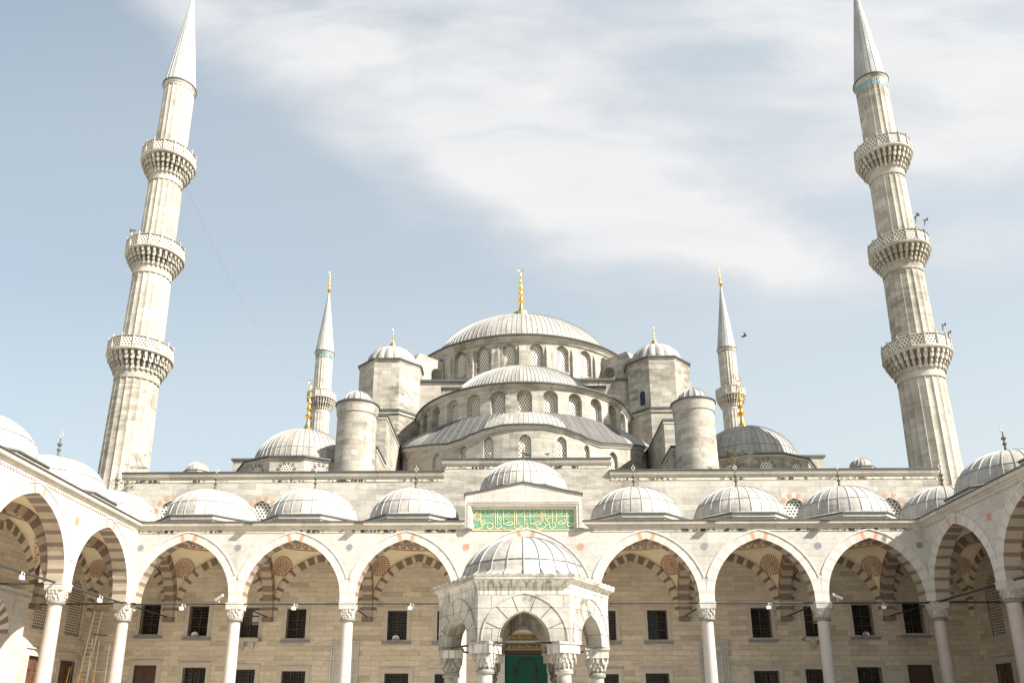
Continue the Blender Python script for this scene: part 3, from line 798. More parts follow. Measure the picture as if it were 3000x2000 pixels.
# disc monogram at the left
n = 20
for r_ in (62, 40): ribbon(tx, [(340+r_*.95*cos(2*PI*i/n), 965+r_*1.1*sin(2*PI*i/n)) for i in range(n+1)], .035)
ribbon(tx, [(290, 850), (330, 885), (370, 862), (345, 900)], .035); ribbon(tx, [(315, 950), (360, 945), (330, 985), (372, 990)], .03)
tx.build('gilt_lettering', panel, smooth=False, weld=False)

# cornice shelf with weathering across the middle arch head is plain wall; downpipe stains stay in the marble

# ---- vaults, transverse arches -------------------------------------------------
def arch_z(hw, rise, t_, spring):
    c = arch(hw, rise, 16); o = offs(c, t_); pts = sorted([(x, z) for x, z in o if x >= -.01])
    def f(s):
        s = abs(s)
        for (x0, z0), (x1, z1) in zip(pts[:-1], pts[1:]):
            if x0 <= s <= x1: return spring+z0+(z1-z0)*(s-x0)/max(x1-x0, 1e-6)
        return spring
    return f
def vault(parent, cx, cy, ax, ay, zr=12.98, rose=(45, 135, 225, 315), arab=(), zoff=0.):
    fx = arch_z(ax-.22, RISE, .50, SPR); fy = arch_z(ay-.45, RISE, .58, SPR)
    ex = 2.78*min(ax, 3.07)/3.07*1.0; rx, ry = min(ex, ax-.25), min(2.78, ay-.25)
    def Sf(a, t_):
        ca, sa = sin(a), -cos(a)
        k = min(ax/max(abs(ca), 1e-6), ay/max(abs(sa), 1e-6)); X, Y = ca*k, sa*k
        zb = fx(X) if ay/max(abs(sa), 1e-6) <= ax/max(abs(ca), 1e-6) else fy(Y)
        zb = min(zb, zr-.02)
        q = cos(PI/2*t_); w_ = sin(PI/2*t_)
        return Vector((cx+ca*rx+(X-ca*rx)*q, cy+sa*ry+(Y-sa*ry)*q, zb+(zr-zb)*w_))
    mb = MB(); n = 96; m = 8
    angs = sorted(set([2*PI*i/n for i in range(n)]+[math.atan2(sx_*ax, -sy_*ay) % (2*PI) for sx_ in (-1, 1) for sy_ in (-1, 1)]))
    N = len(angs); pts = [Sf(a, j/m) for j in range(m+1) for a in angs]
    mb.add(pts, [(j*N+i, j*N+(i+1) % N, (j+1)*N+(i+1) % N, (j+1)*N+i) for j in range(m) for i in range(N)], 'plaster')
    k = 48; H = 2.3+zoff; dp = []
    for j in range(9):
        a = PI/2*j/8
        dp += [(cx+rx*cos(a)*sin(2*PI*i/k), cy-ry*cos(a)*cos(2*PI*i/k), zr+H*sin(a)) for i in range(k)]
    mb.add(dp, [(j*k+i, j*k+(i+1) % k, (j+1)*k+(i+1) % k, (j+1)*k+i) for j in range(8) for i in range(k)], 'plaster')
    # painted border along the foot of every pendentive
    for i in range(N):
        a, b = angs[i], angs[(i+1) % N]
        off = Vector((0, 0, -.0))
        A0, A1, B0, B1 = Sf(a, 0), Sf(a, .035), Sf(b, 0), Sf(b, .035)
        c_ = Vector((cx, cy, 11)); nrm = (c_-A0).normalized()*.012
        if (a-b) % (2*PI) > .001: mb.add([A0+nrm, B0+nrm, B1+nrm, A1+nrm], [(0, 1, 2, 3)], 'paint_red')
    v = mb.build('vault', parent, weld=False)
    # scroll border at the foot of the little dome
    mb = MB()
    def ringpt(a, z, d=.02):
        f = min((z-zr)/H, 1); r_ = math.sqrt(max(0, 1-f*f))
        return (cx+(rx*r_-d)*sin(a), cy-(ry*r_-d)*cos(a), z)
    for z0, z1 in ((zr+.02, zr+.06), (zr+.50, zr+.54)):
        for i in range(k):
            a, b = 2*PI*i/k, 2*PI*(i+1)/k
            mb.add([ringpt(a, z0), ringpt(b, z0), ringpt(b, z1), ringpt(a, z1)], [(0, 1, 2, 3)], 'paint_red')
    KK = 34
    sc = [(-.42, .30), (-.2, .42), (.0, .38), (.06, .27), (-.06, .2), (-.16, .26), (-.06, .2), (.1, .14), (.32, .18), (.42, .28), (.5, .30)]
    for q in range(KK):
        a0_ = 2*PI*q/KK; sc2 = [(a0_+u*2*PI/KK, zr+v_) for u, v_ in sc]
        for (u0, v0), (u1, v1) in zip(sc2[:-1], sc2[1:]):
            du, dv = (u1-u0)*rx, v1-v0; L = math.hypot(du, dv) or 1; ou, ov = -dv/L*.028/rx, du/L*.028
            mb.add([ringpt(u0-ou, v0-ov), ringpt(u1-ou, v1-ov), ringpt(u1+ou, v1+ov), ringpt(u0+ou, v0+ov)], [(0, 1, 2, 3)], 'paint_red')
    # key band drawn just under the ring as well, where arches leave it in view
    mb.build('scroll_border', v, weld=False)
    for dg in rose:
        sx_, sy_ = (1 if dg in (45, 135) else -1), (1 if dg in (135, 225) else -1)
        ac = math.atan2(sx_*ax, -sy_*ay); tcn = .46
        p0 = Sf(ac, tcn); u_ = Vector((sx_*ay, -sy_*ax, 0)).normalized(); dn_ = (Sf(ac, tcn+.01)-Sf(ac, tcn-.01)); v_ = (dn_-u_*dn_.dot(u_)).normalized(); nn_ = u_.cross(v_)
        if nn_.dot(Vector((cx, cy, 10.5))-p0) < 0: nn_ = -nn_
        def rp(r_, a_):
            du_, dv_ = r_*cos(a_), r_*sin(a_); A1, T1 = ac, tcn
            for _ in range(4):
                q0 = Sf(A1, T1); qa = (Sf(A1+.01, T1)-q0)/.01; qt = (Sf(A1, T1+.01)-q0)/.01
                e0, e1_ = du_-(q0-p0).dot(u_), dv_-(q0-p0).dot(v_)
                a11, a12, a21, a22 = qa.dot(u_), qt.dot(u_), qa.dot(v_), qt.dot(v_); D_ = a11*a22-a12*a21
                if abs(D_) < 1e-6: break
                A1 += max(-.2, min(.2, (e0*a22-e1_*a12)/D_)); T1 = max(.01, min(.985, T1+max(-.2, min(.2, (a11*e1_-a21*e0)/D_))))
            return Sf(A1, T1)+nn_*.07
        mb = MB(); R0 = .74 if (ax > 2.8) else .64
        for r0, r1, cnt, du in ((.0, .09, 1, 1), (.14, .26, 7, .58), (.30, .42, 12, .55), (.46, .58, 17, .55), (.62, .72, 24, .6), (.78, 1.0, 26, .45)):
            for i in range(cnt):
                a_ = 2*PI*(i+(.5 if int(r0*100) % 2 else 0))/cnt; h = PI/cnt*du
                if cnt == 1: mb.add([rp(r1*R0, 2*PI*j/8) for j in range(8)], [tuple(range(8))], 'paint_red'); continue
                mb.add([rp(r0*R0, a_-h), rp(r0*R0, a_+h), rp(r1*R0, a_+h*.8), rp(r1*R0, a_-h*.8)], [(0, 1, 2, 3)], 'paint_red')
        mb.build('rosette', v, weld=False)
    for dg in arab:
        sx_, sy_ = (1 if dg in (45, 135) else -1), (1 if dg in (135, 225) else -1)
        ac = math.atan2(sx_*ax, -sy_*ay); mb = MB(); G = 10
        wid = lambda t_: .05+.62*t_
        pts = []
        for j in range(G+1):
            t_ = .16+.72*j/G
            for i in range(G+1): 
                p = Sf(ac+wid(t_-.1)*(i/G-.5)*1.15, t_); pts.append(p+(Vector((cx, cy, 10.5))-p).normalized()*.02)
        mb.add(pts, [(j*(G+1)+i, j*(G+1)+i+1, (j+1)*(G+1)+i+1, (j+1)*(G+1)+i) for j in range(G) for i in range(G)], 'arabesque')
        mb.build('arabesque_panel', v, weld=False)
    return v
def cross_arch(parent, F, cu, hw, thick, leg=None, n=29, brown=True):
    """free-standing striped arch between column and wall; F(u, v, d) across its thickness"""
    mb = MB(); c = arch(hw, RISE, 24); o = offs(c, .58, hw+.45)
    ci = [(cu+x, SPR+z) for x, z in c]; co = [(cu+x, SPR+z) for x, z in o]
    A_ = 'brick_red' if brown else 'arch_brown'
    f = lambda b: 'soffit_cream' if b % 2 == 0 else A_
    voussoirs(mb, ci, co, F, 0, thick, n, f, f, me=f)
    for i in range(len(co)-1):
        a, b = co[i], co[i+1]; mb.add([F(a[0], a[1], 0), F(b[0], b[1], 0), F(b[0], b[1], thick), F(a[0], a[1], thick)], [(0, 1, 2, 3)], 'plaster')
    if leg is not None:      # drop of the arch below the springing on the wall side
        u0, u1 = sorted((cu+leg*(hw+.0), cu+leg*(hw+.46)))
        for z0, z1, m in ((8.18, 8.5, A_),):
            q = [(u0, z0), (u1, z0), (u1, z1), (u0, z1)]
            mb.add([F(x, z, 0) for x, z in q]+[F(x, z, thick) for x, z in q], [(0, 1, 2, 3), (4, 7, 6, 5), (0, 4, 5, 1), (0, 3, 7, 4), (1, 5, 6, 2)], m)
    return mb.build('cross_arch', parent, weld=False)
def wall_arch(parent, F, cu, hw, clampv, n=31):
    mb = MB(); c = arch(hw, RISE, 24); o = offs(c, .48, clampv)
    ci = [(cu+x, SPR+z) for x, z in c]; co = [(cu+x, SPR+z) for x, z in o]
    f = lambda b: 'arch_cream' if b % 2 == 0 else 'arch_grey'
    voussoirs(mb, ci, co, F, -.10, .02, n, f, f)
    mb.build('wall_arch', parent, weld=False)
yc, ayy = (YF+.85+YW)/2, (YW-YF-.85)/2
for i, x in enumerate(XC):
    Fx = lambda u, v, d, x=x: (x-.33+d, u, v)
    cross_arch(portico, Fx, yc, ayy-.45, .66, leg=1, brown=(True))
cxs = [(XC[i]+XC[i+1])/2 for i in range(7)]
FW = plane_F((0, YW, 0), (1, 0, 0), (0, 1, 0))
for i, cx in enumerate(cxs):
    ax = (XC[i+1]-XC[i])/2-.33
    vault(portico, cx, yc, ax, ayy, rose=(135, 225) if i != 3 else ())
    wall_arch(portico, FW, cx, ax-.22, ax-.002)
for sgn in (-1, 1):      # corner bays
    cx = sgn*(24.64+XS)/2; ax = (XS-24.64)/2
    vault(portico, cx, yc, ax, ayy, rose=(135, 225, 45, 315))
    wall_arch(portico, FW, cx, ax-.22, ax-.002)
for sgn, par in ((-1, leftarc), (1, rightarc)):
    xm = sgn*(24.75+XS)/2; ax = (XS-24.75)/2
    Fsw = plane_F((sgn*XS, 0, 0), (0, 1, 0), (sgn, 0, 0))
    Fsw_m = lambda u, v, d, sgn=sgn: (sgn*(XS+d), u, v)
    for y in YS:
        Fy = lambda u, v, d, y=y, sgn=sgn: (u, y-.33+d, v)
        cross_arch(par, Fy, xm, ax-.45, .66, leg=sgn)
    for k in range(3):
        y0, y1 = YS[k+1]+.33, YS[k]-.33
        vault(par, xm, (y0+y1)/2, ax, (y1-y0)/2, rose=(45, 135) if sgn > 0 else (), arab=(225, 315, 135) if sgn < 0 else (45,))
        wall_arch(par, Fsw_m, (y0+y1)/2, (y1-y0)/2-.22, (y1-y0)/2-.002)
    wall_arch(par, Fsw_m, yc, ayy-.22, ayy-.002)

# iron tie rods
def rod(parent, a, b, r=.055):
    mb = MB(); mb.tube(a, b, r, 'rod_iron', 6); mb.build('tie_rod', parent)
for i in range(7): rod(portico, (XC[i]+.4, 48.35, 8.46), (XC[i+1]-.4, 48.35, 8.46), .05)
for x in XC: rod(portico, (x, 48.9, 8.5), (x, 54.6, 8.48), .045)
for sgn, par in ((-1, leftarc), (1, rightarc)):
    for y0, y1 in zip(YS[1:], YS[:-1]): rod(par, (sgn*24.25, y0+.4, 8.48), (sgn*24.25, y1-.4, 8.48), .06)
    for y in YS: rod(par, (sgn*24.8, y, 8.50), (sgn*29.6, y, 8.48), .055)

# ================================================================== MOSQUE
XA = .25
mosque = thing('mosque', 'great domed prayer hall with cascading lead domes rising behind the courtyard portico', 'mosque', (XA, 55.2, 0))
def rect(x0, x1, z0, z1): return [(x0, z0), (x1, z0), (x1, z1), (x0, z1)]
# ---- courtyard face of the hall, under the portico
up_w = [(-25.65, 'plain'), (-22.3, 'speaker'), (-18.8, 'balcony'), (-15.58, 'plain'), (-8.68, 'speaker'), (-5.3, 'plain'), (5.45, 'plain'), (8.9, 'plain'), (15.86, 'plain'), (19.4, 'balcony'), (22.63, 'speaker'), (26.0, 'plain')]
def zt(x): return 8.88+.55*(x/26)**2
def zb(x): return 6.93+.45*(x/26)**2
def zl(x): return 4.72+.62*(x/26)**2
lo_w = [(-25.55, 1.52, 'door'), (-22.2, 1.55, 'w'), (-18.85, 1.5, 'w'), (-15.5, 1.6, 'w'), (-8.6, 1.6, 'w'), (-5.3, 1.5, 'w'), (5.4, 1.5, 'w'), (8.7, 1.55, 'w'), (15.86, 1.65, 'w'), (19.2, 1.55, 'w'), (22.6, 1.58, 'w'), (25.92, 1.6, 'door')]
holes = [rect(x-.665, x+.665, zb(x), zt(x)) for x, k in up_w]
holes += [rect(x-w_/2, x+w_/2, 1.0 if k == 'door' else 2.2, zl(x)) for x, w_, k in lo_w]
holes += [rect(-1.42, 1.46, 0.02, 6.02)]
mb = MB(); pierced(mb, rect(-30.3, 30.3, 0, 13.5), holes, FW, .45, 'facade_stone')
mb.build('courtyard_front', mosque, smooth=False)
def grille(mb, x0, x1, z0, z1, y, nx, nz, r=.016):
    for i in range(1, nx): mb.tube((x0+(x1-x0)*i/nx, y, z0), (x0+(x1-x0)*i/nx, y, z1), r, 'iron', 4)
    for i in range(1, nz): mb.tube((x0, y, z0+(z1-z0)*i/nz), (x1, y, z0+(z1-z0)*i/nz), r, 'iron', 4)
def facade_window(x, z0, z1, wd, kind, low=False):
    hw = wd/2; fr = .24 if not low else .27
    mb = MB(); y = YW
    mb.box(x-hw-fr, x-hw, y-.05, y+.1, z0-(0 if low else .12), z1+fr, 'frame_marble'); mb.box(x+hw, x+hw+fr, y-.05, y+.1, z0-(0 if low else .12), z1+fr, 'frame_marble')
    mb.box(x-hw, x+hw, y-.05, y+.1, z1, z1+fr, 'frame_marble')
    if low:
        mb.box(x-hw-fr-.1, x+hw+fr+.1, y-.09, y+.02, z1+fr, z1+fr+.07, 'frame_marble'); mb.box(x-hw-fr-.05, x-hw-fr, y-.03, y+.02, z0, z1+fr, 'frame_marble'); mb.box(x+hw+fr, x+hw+fr+.05, y-.03, y+.02, z0, z1+fr, 'frame_marble')
    f = mb.build('window', mosque, smooth=False)
    if not low:
        mb = MB(); mb.box(x-hw-fr-.07, x+hw+fr+.07, y-.16, y+.1, z0-.29, z0-.12, 'slate'); mb.build('sill', f, smooth=False)
    if kind == 'door':
        mb = MB(); mb.box(x-hw, x-.01, y+.12, y+.2, z0, z1, 'door_wood'); mb.box(x+.01, x+hw, y+.12, y+.2, z0, z1, 'door_wood')
        for s_ in (-1, 1):
            for k in range(3):
                zz = z0+(z1-z0)*(k+.12)/3; h_ = (z1-z0)/3*.76; a, b = sorted((x+s_*.1, x+s_*(hw-.1)))
                mb.box(a, b, y+.095, y+.12, zz, zz+h_, 'door_wood'); mb.box(a+.08, b-.08, y+.085, y+.095, zz+.08, zz+h_-.08, 'door_wood')
        mb.build('shutter', f, smooth=False)
        return f
    mb = MB(); mb.box(x-hw, x+hw, y+.40, y+.42, z0, z1, 'glass_dark')
    if kind == 'balcony': mb.box(x+.06, x+hw-.12, y+.385, y+.395, z0+.9, z1-.14, 'white_cloth')
    mb.build('pane', f, smooth=False)
    mb = MB(); t_ = .07 if kind != 'balcony' else .09; yy = (y+.30, y+.36)
    mb.box(x-hw, x-hw+t_, *yy, z0, z1, 'wood'); mb.box(x+hw-t_, x+hw, *yy, z0, z1, 'wood'); mb.box(x-hw+t_, x+hw-t_, *yy, z1-t_, z1, 'wood'); mb.box(x-hw+t_, x+hw-t_, *yy, z0, z0+t_, 'wood')
    nv = 2 if not low else 3
    for i in range(1, nv): xx = x-hw+wd*i/nv; mb.box(xx-t_*.5, xx+t_*.5, y+.295, y+.355, z0+t_, z1-t_, 'wood')
    for q in ((.33, .62) if kind != 'balcony' else (.5, .72)): zz = z0+(z1-z0)*q; mb.box(x-hw+t_, x+hw-t_, y+.305, y+.35, zz-t_*.4, zz+t_*.4, 'wood')
    mb.build('sash', f, smooth=False)
    mb = MB()
    if kind == 'balcony':
        for i in range(13):
            xx = x-hw+.02+(wd-.04)*i/12; mb.path([(xx, y-.05, z0), (xx, y-.22, z0+.2), (xx, y-.16, z0+.55), (xx, y-.05, z0+.75)], .013, 'iron', 4)
        mb.tube((x-hw-.05, y-.05, z0+.75), (x+hw+.05, y-.05, z0+.75), .02, 'iron', 5); mb.tube((x-hw-.05, y-.2, z0+.25), (x+hw+.05, y-.2, z0+.25), .02, 'iron', 5)
        mb.build('railing', f, smooth=False)
        mb = MB(); mb.box(x-.8, x+.8, y-.42, y-.0, z0-.30, z0-.08, 'wall_stone')
        for s_ in (-.32, .32):
            for k in range(4): mb.box(x+s_-.2+.03*k, x+s_+.2-.03*k, y-.36+.08*k, y-.001, z0-.30-.14*(k+1), z0-.30-.14*k, 'wall_stone')
        mb.build('corbel', f, smooth=False)
    else:
        grille(mb, x-hw, x+hw, z0, z1, y+.12, 7 if not low else 9, 10 if not low else 13, .014 if not low else .018)
        mb.build('grille', f, smooth=False, weld=False)
    return f
for x, k in up_w: facade_window(x, zb(x), zt(x), 1.33, k)
for x, w_, k in lo_w: facade_window(x, 1.0 if k == 'door' else 2.2, zl(x), w_, k, True)
# prayer niches: stepped marble frames
for x, hw in ((-12.15, .96), (12.5, .96)):
    mb = MB()
    for k, (i, d) in enumerate(((0, .10), (.16, .06), (.34, .03))):
        a = hw-i; zt_ = 6.93-i*1.05
        mb.box(x-a, x-a+.14, YW-d, YW+.01, 0, zt_, 'marble'); mb.box(x+a-.14, x+a, YW-d, YW+.01, 0, zt_, 'marble'); mb.box(x-a+.14, x+a-.14, YW-d, YW+.01, zt_-.14, zt_, 'marble')
    mb.box(x-.50, x+.50, YW-.012, YW+.005, 0, 6.0, 'marble'); mb.box(x-.5, x+.5, YW-.05, YW-.012, 5.9, 6.0, 'marble')
    mb.build('niche_frame', mosque, smooth=False)
# portal round the curtained door
mb = MB()
mb.box(-2.9, -1.42, YW-.35, YW+.02, 0, 8.3, 'marble'); mb.box(1.46, 2.9, YW-.35, YW+.02, 0, 8.3, 'marble'); mb.box(-1.42, 1.46, YW-.35, YW+.02, 7.45, 8.3, 'marble')
mb.box(-1.42, 1.46, YW-.12, YW+.02, 6.02, 6.28, 'dark_paint'); mb.box(-1.42, 1.46, YW-.05, YW+.03, 6.28, 7.45, 'marble')
mb.box(-3.1, 3.1, YW-.45, YW-.0, 8.3, 8.5, 'marble')
pt = mb.build('portal', mosque, smooth=False)
mb = MB()
for z0, z1 in ((6.30, 6.72), (6.90, 7.36)):
    mb.box(-1.40, 1.44, YW-.09, YW-.05, z0, z1, 'dark_paint'); mb.box(-1.40, 1.44, YW-.10, YW-.09, z0, z0+.03, 'gold_dim'); mb.box(-1.40, 1.44, YW-.10, YW-.09, z1-.03, z1, 'gold_dim')
    x = -1.32; rr = random.Random(3)
    while x < 1.36:     # small gilt script, too fine to read
        h = z1-z0
        if z1 > 7: zc_ = z0+h*.5
        p = [(x, YW-.105, z0+h*.2), (x+.03, YW-.105, z0+h*rr.uniform(.3, .85)), (x+.07, YW-.105, z0+h*rr.uniform(.2, .5)), (x+.11, YW-.105, z0+h*rr.uniform(.3, .8))]
        mb.path(p, .014, 'gold_dim', 4); mb.tube((x+.05, YW-.105, z0+h*.15), (x+.05, YW-.105, z0+h*rr.uniform(.6, .88)), .012, 'gold_dim', 4)
        x += rr.uniform(.10, .15)
    for i in range(24): xx = -1.34+2.7*i/23; mb.box(xx-.025, xx+.025, YW-.108, YW-.09, (z1-.09) if z1 > 7 else z0+.035, (z1-.045) if z1 > 7 else z0+.08, 'gold_dim')
mb.build('gilt_inscription', pt, smooth=False, weld=False)
cur = MB(); nx = 40
pts = []
for j, z in enumerate((0.05, 2., 4., 6.0)):
    for i in range(nx+1):
        x = -1.40+2.84*i/nx; pts.append((x, YW-.13+.018*sin(i*.9)+.01*sin(i*2.1+j), z))
cur.add(pts, [(j*(nx+1)+i, j*(nx+1)+i+1, (j+1)*(nx+1)+i+1, (j+1)*(nx+1)+i) for j in range(3) for i in range(nx)], 'green_cloth')
c_ = cur.build('door_curtain', weld=False); tag(c_, 'dark green curtain with a stitched arch hanging in the doorway behind the fountain', 'curtain')
mb = MB(); pa = [(.03-.68, .05)]+[(.03+x, 4.9+z) for x, z in reversed(arch(.68, .85, 8, RND))]+[(.03+.68, .05)]
for (x0, z0), (x1, z1) in zip(pa[:-1], pa[1:]): mb.tube((x0, YW-.165, z0), (x1, YW-.165, z1), .035, 'dark_paint', 4)
for s_ in (-1, 1):
    mb.tube((.03+s_*.68, YW-.165, 4.9), (.03+s_*.86, YW-.165, 5.25), .03, 'dark_paint', 4); mb.tube((.03+s_*.60, YW-.17, 4.85), (.03+s_*.80, YW-.17, 4.85), .05, 'dark_paint', 4)
mb.build('stitched_arch', c_, smooth=False)

# ---- upper wall of the hall front
FU = plane_F((0, 55.2, 0), (1, 0, 0), (0, 1, 0))
lw = [(-25.35, .74), (-18.75, .74), (19.05, .74), (25.7, .74)]
outer = [(-28.95, 13.45), (29.3, 13.45), (29.3, 18.62), (6.1, 18.62), (6.1, 19.4), (-5.7, 19.4), (-5.7, 18.62), (-28.95, 18.62)]
holes = [hole_arch(x, 14.6, hw, 15.95, .85, 5) for x, hw in lw]
mb = MB(); pierced(mb, outer, holes, FU, .35, 'wall_stone')
mb.build('front_wall', mosque, smooth=False)
for x, hw in lw:
    mb = MB(); mb.add([FU(x-hw, 14.6, .2), FU(x+hw, 14.6, .2), FU(x+hw, 16.9, .2), FU(x-hw, 16.9, .2)], [(0, 1, 2, 3)], 'lattice_white', [(0, 0), (1.48, 0), (1.48, 2.3), (0, 2.3)])
    wn = mb.build('window', mosque, smooth=False)
    mb = MB(); c = arch(hw+.10, .95, 22); o = offs(c, .32)
    for b in range(11):
        i0, i1 = 4*b, 4*b+4
        if b % 2: continue
        q = [c[i] for i in range(i0, i1+1)]+[o[i] for i in range(i1, i0-1, -1)]
        q = [(q_[0], q_[1]) for q_ in q]
        mb.add([FU(x+a, 15.95+z, -.01) for a, z in q]+[FU(x+a, 15.95+z, .01) for a, z in q], [tuple(range(len(q)))], 'keystone_red')
    mb.build('brick_arch', wn, smooth=False)
UCP = [(0, -.42), (.04, -.42), (.07, -.34), (.13, -.28), (.17, -.20), (.19, -.12), (.19, .035), (0, .035)]
ULP = [(0, .04), (.27, .04), (.29, .06), (.29, .12), (.2, .15), (-1.2, .24), (-1.2, .04)]
for x0, x1, z in ((-28.9, -5.75, 18.17), (6.15, 29.2, 18.17), (-5.6, 6.0, 19.10)):
    mb = MB(); mb.box(x0, x1, 55.17, 55.199, z, z+.165, 'drip_stone'); mb.build('stained_course', mosque, smooth=False)
for x0, x1, z in ((-29.1, -5.72, 18.79), (6.12, 29.45, 18.79), (-5.9, 6.3, 19.70)):
    for pr, m, nm in ((UCP, 'cornice_stone', 'cornice'), (ULP, 'lead_edge', 'lead_edging')):
        mb = MB(); mb.extrude([(0, 55.2-o, z+q) for o, q in pr], (x0, 0, 0), (x1, 0, 0), m); mb.build(nm, mosque, smooth=False)
mb = MB()       # ends of the raised part, roof and flanks of the hall
mb.box(-5.7, 6.1, 55.52, 57.5, 18.75, 19.68, 'wall_stone')
mb.box(-28.95, -28.6, 55.24, 124, 13.45, 18.76, 'wall_stone'); mb.box(28.95, 29.3, 55.24, 124, 13.45, 18.76, 'wall_stone')
mb.build('flank_wall', mosque, smooth=False)
mb = MB(); mb.box(-28.58, 28.93, 56.4, 124, 18.3, 18.85, 'lead_dark'); mb.build('hall_roof', mosque, smooth=False)

# ---- helper for arched openings in curved walls
def drum_windows(parent, F, R, specs, lat='lattice', depth=.45, open_half=None):
    """specs: (angle deg, z0, half width of opening, z spring, rise) -> recessed screen"""
    for a, z0, hw, zs, rise in specs:
        u = rad(a)*R; mb = MB()
        c = [(u-hw-.02, z0), (u+hw+.02, z0)]+[(u+x*1.03, zs+z*1.03) for x, z in arch(hw, rise, 5)]
        mb.add([F(x, z, depth) for x, z in c], [tuple(range(len(c)))], lat, [(x-u, z-z0) for x, z in c])
        mb.build('window', parent, smooth=False)

# ---- central dome
CY, CR, CZ = 91., 13.5, 41.26
Fc = cyl_F(XA, CY, 12.9)
mb = MB()
wa = [6.43*(2*k+1) for k in range(-7, 7)]
nich = []
for a in wa:
    u = rad(a)*12.9
    nich.append(hole_arch(u, 37.4, .74, 39.6, .85, 5))
pierced(mb, rect(-rad(97)*12.9, rad(97)*12.9, 34.0, 40.9), nich, Fc, .3, 'mosque_stone', gu=.8)
Fc2 = cyl_F(XA, CY, 12.9-.28)
wh = [hole_arch(rad(a)*12.62, 37.55, .56, 39.55, .72, 5) for a in wa]
pierced(mb, rect(-rad(97)*12.62, rad(97)*12.62, 36.9, 40.8), wh, lambda u, v, d: (XA+(12.62-d)*sin(u/12.62), CY-(12.62-d)*cos(u/12.62), v), .3, 'mosque_stone', gu=.8)
mb.lathe([(12.9, 34.), (12.9, 40.9)], 40, (XA, CY, 0), 'mosque_stone', rad(97), rad(263))
drum = mb.build('central_drum', mosque, weld=False)
drum_windows(drum, lambda u, v, d: (XA+(12.62-d)*sin(u/12.62), CY-(12.62-d)*cos(u/12.62), v), 12.62, [(a, 37.55, .56, 39.55, .72) for a in wa], depth=.12, lat='lattice_far')
mb = MB(); mb.lathe([(12.9, 40.55), (13.05, 40.6), (13.1, 40.75), (13.3, 40.95), (13.38, 41.1), (12.8, 41.1)], 120, (XA, CY, 0), 'mosque_stone'); mb.lathe([(13.1, 41.1), (13.5, 41.1), (13.55, 41.14), (13.55, 41.26), (13.45, 41.32), (12.6, 41.6)], 120, (XA, CY, 0), 'lead_edge')
mb.build('eaves', drum)
mb = MB(); mb.lathe([(13.45, 41.315), (12.4, 41.45), (11.5, 41.6), (11.0, 41.9)], 240, (XA, CY, 0), 'lead_old', uvn=120)
dome_mesh(mb, XA, CY, 41.5, 11.2, 7.2, 120, 'lead_old', 'lead_seam', .05, .07, 20)
mb.lathe([(1.7, 48.45), (1.45, 49.2), (1.1, 50.2), (1.0, 50.86)], 20, (XA, CY, 0), 'gold')
cd = mb.build('central_dome', mosque, weld=False)
finial('finial', cd, XA, CY, 50.85, 6.6, 'gold', 1.0)
# ribbed gilt skirt below the finial
# buttresses between drum windows
for a in [12.86*k for k in range(-7, 8)]:
    mb = MB(); A_ = rad(a)
    for w_, r1, z1 in ((.40, 13.2, 39.4),):
        p = []
        for rr in (12.8, r1):
            for s_ in (-1, 1):
                p.append((XA+rr*sin(A_)+s_*w_*cos(A_), CY-rr*cos(A_)+s_*w_*sin(A_)))
        q = [p[0], p[2], p[3], p[1]]
        z2 = 40.55
        mb.add([(x, y, 34.) for x, y in q]+[(q[0][0], q[0][1], z2), (q[1][0], q[1][1], z1), (q[2][0], q[2][1], z1), (q[3][0], q[3][1], z2)], [(0, 1, 5, 4), (1, 2, 6, 5), (2, 3, 7, 6), (4, 5, 6, 7)], 'mosque_stone')
    mb.build('buttress', mosque, smooth=False)
# flying buttresses on the diagonals
for sgn in (-1, 1):
    A_ = rad(46)*sgn; rd = Vector((sin(A_), -cos(A_), 0)); tg = Vector((cos(A_), sin(A_), 0)); o = Vector((XA, CY, 0))
    F = lambda u, v, d: tuple(o+rd*u+tg*(d-.95)+Vector((0, 0, v)))
    mb = MB(); out_ = [(12.7, 35.2), (16.8, 35.2), (16.8, 39.0), (16.4, 39.75), (12.7, 39.7)]
    h = hole_arch(13.9, 36.1, .8, 37.9, .8, 5)
    pierced(mb, out_, [h], F, 1.9, 'tower_stone', back=True)
    n = len(out_); mb.add([F(x, z, 0) for x, z in out_]+[F(x, z, 1.9) for x, z in out_], [(i, (i+1) % n, n+(i+1) % n, n+i) for i in range(n)], 'tower_stone')
    mb.build('flying_buttress', mosque, smooth=False, weld=False)
# square base of the drum
mb = MB(); mb.box(XA-12.4, XA+12.4, 77.9, 104, 19, 35.85, 'mosque_stone'); mb.box(XA-12.6, XA+12.6, 77.7, 104, 35.86, 36.12, 'lead_edge')
mb.box(XA-8.1, XA-5.6, 74.2, 77.85, 30, 33.5, 'mosque_stone'); mb.box(XA-8.25, XA-5.5, 74.05, 77.85, 33.51, 33.7, 'lead_edge')
mb.box(XA+5.6, XA+8.1, 74.2, 77.85, 30, 33.5, 'mosque_stone'); mb.box(XA+5.5, XA+8.25, 74.05, 77.85, 33.51, 33.7, 'lead_edge')
mb.build('dome_base', mosque, smooth=False)

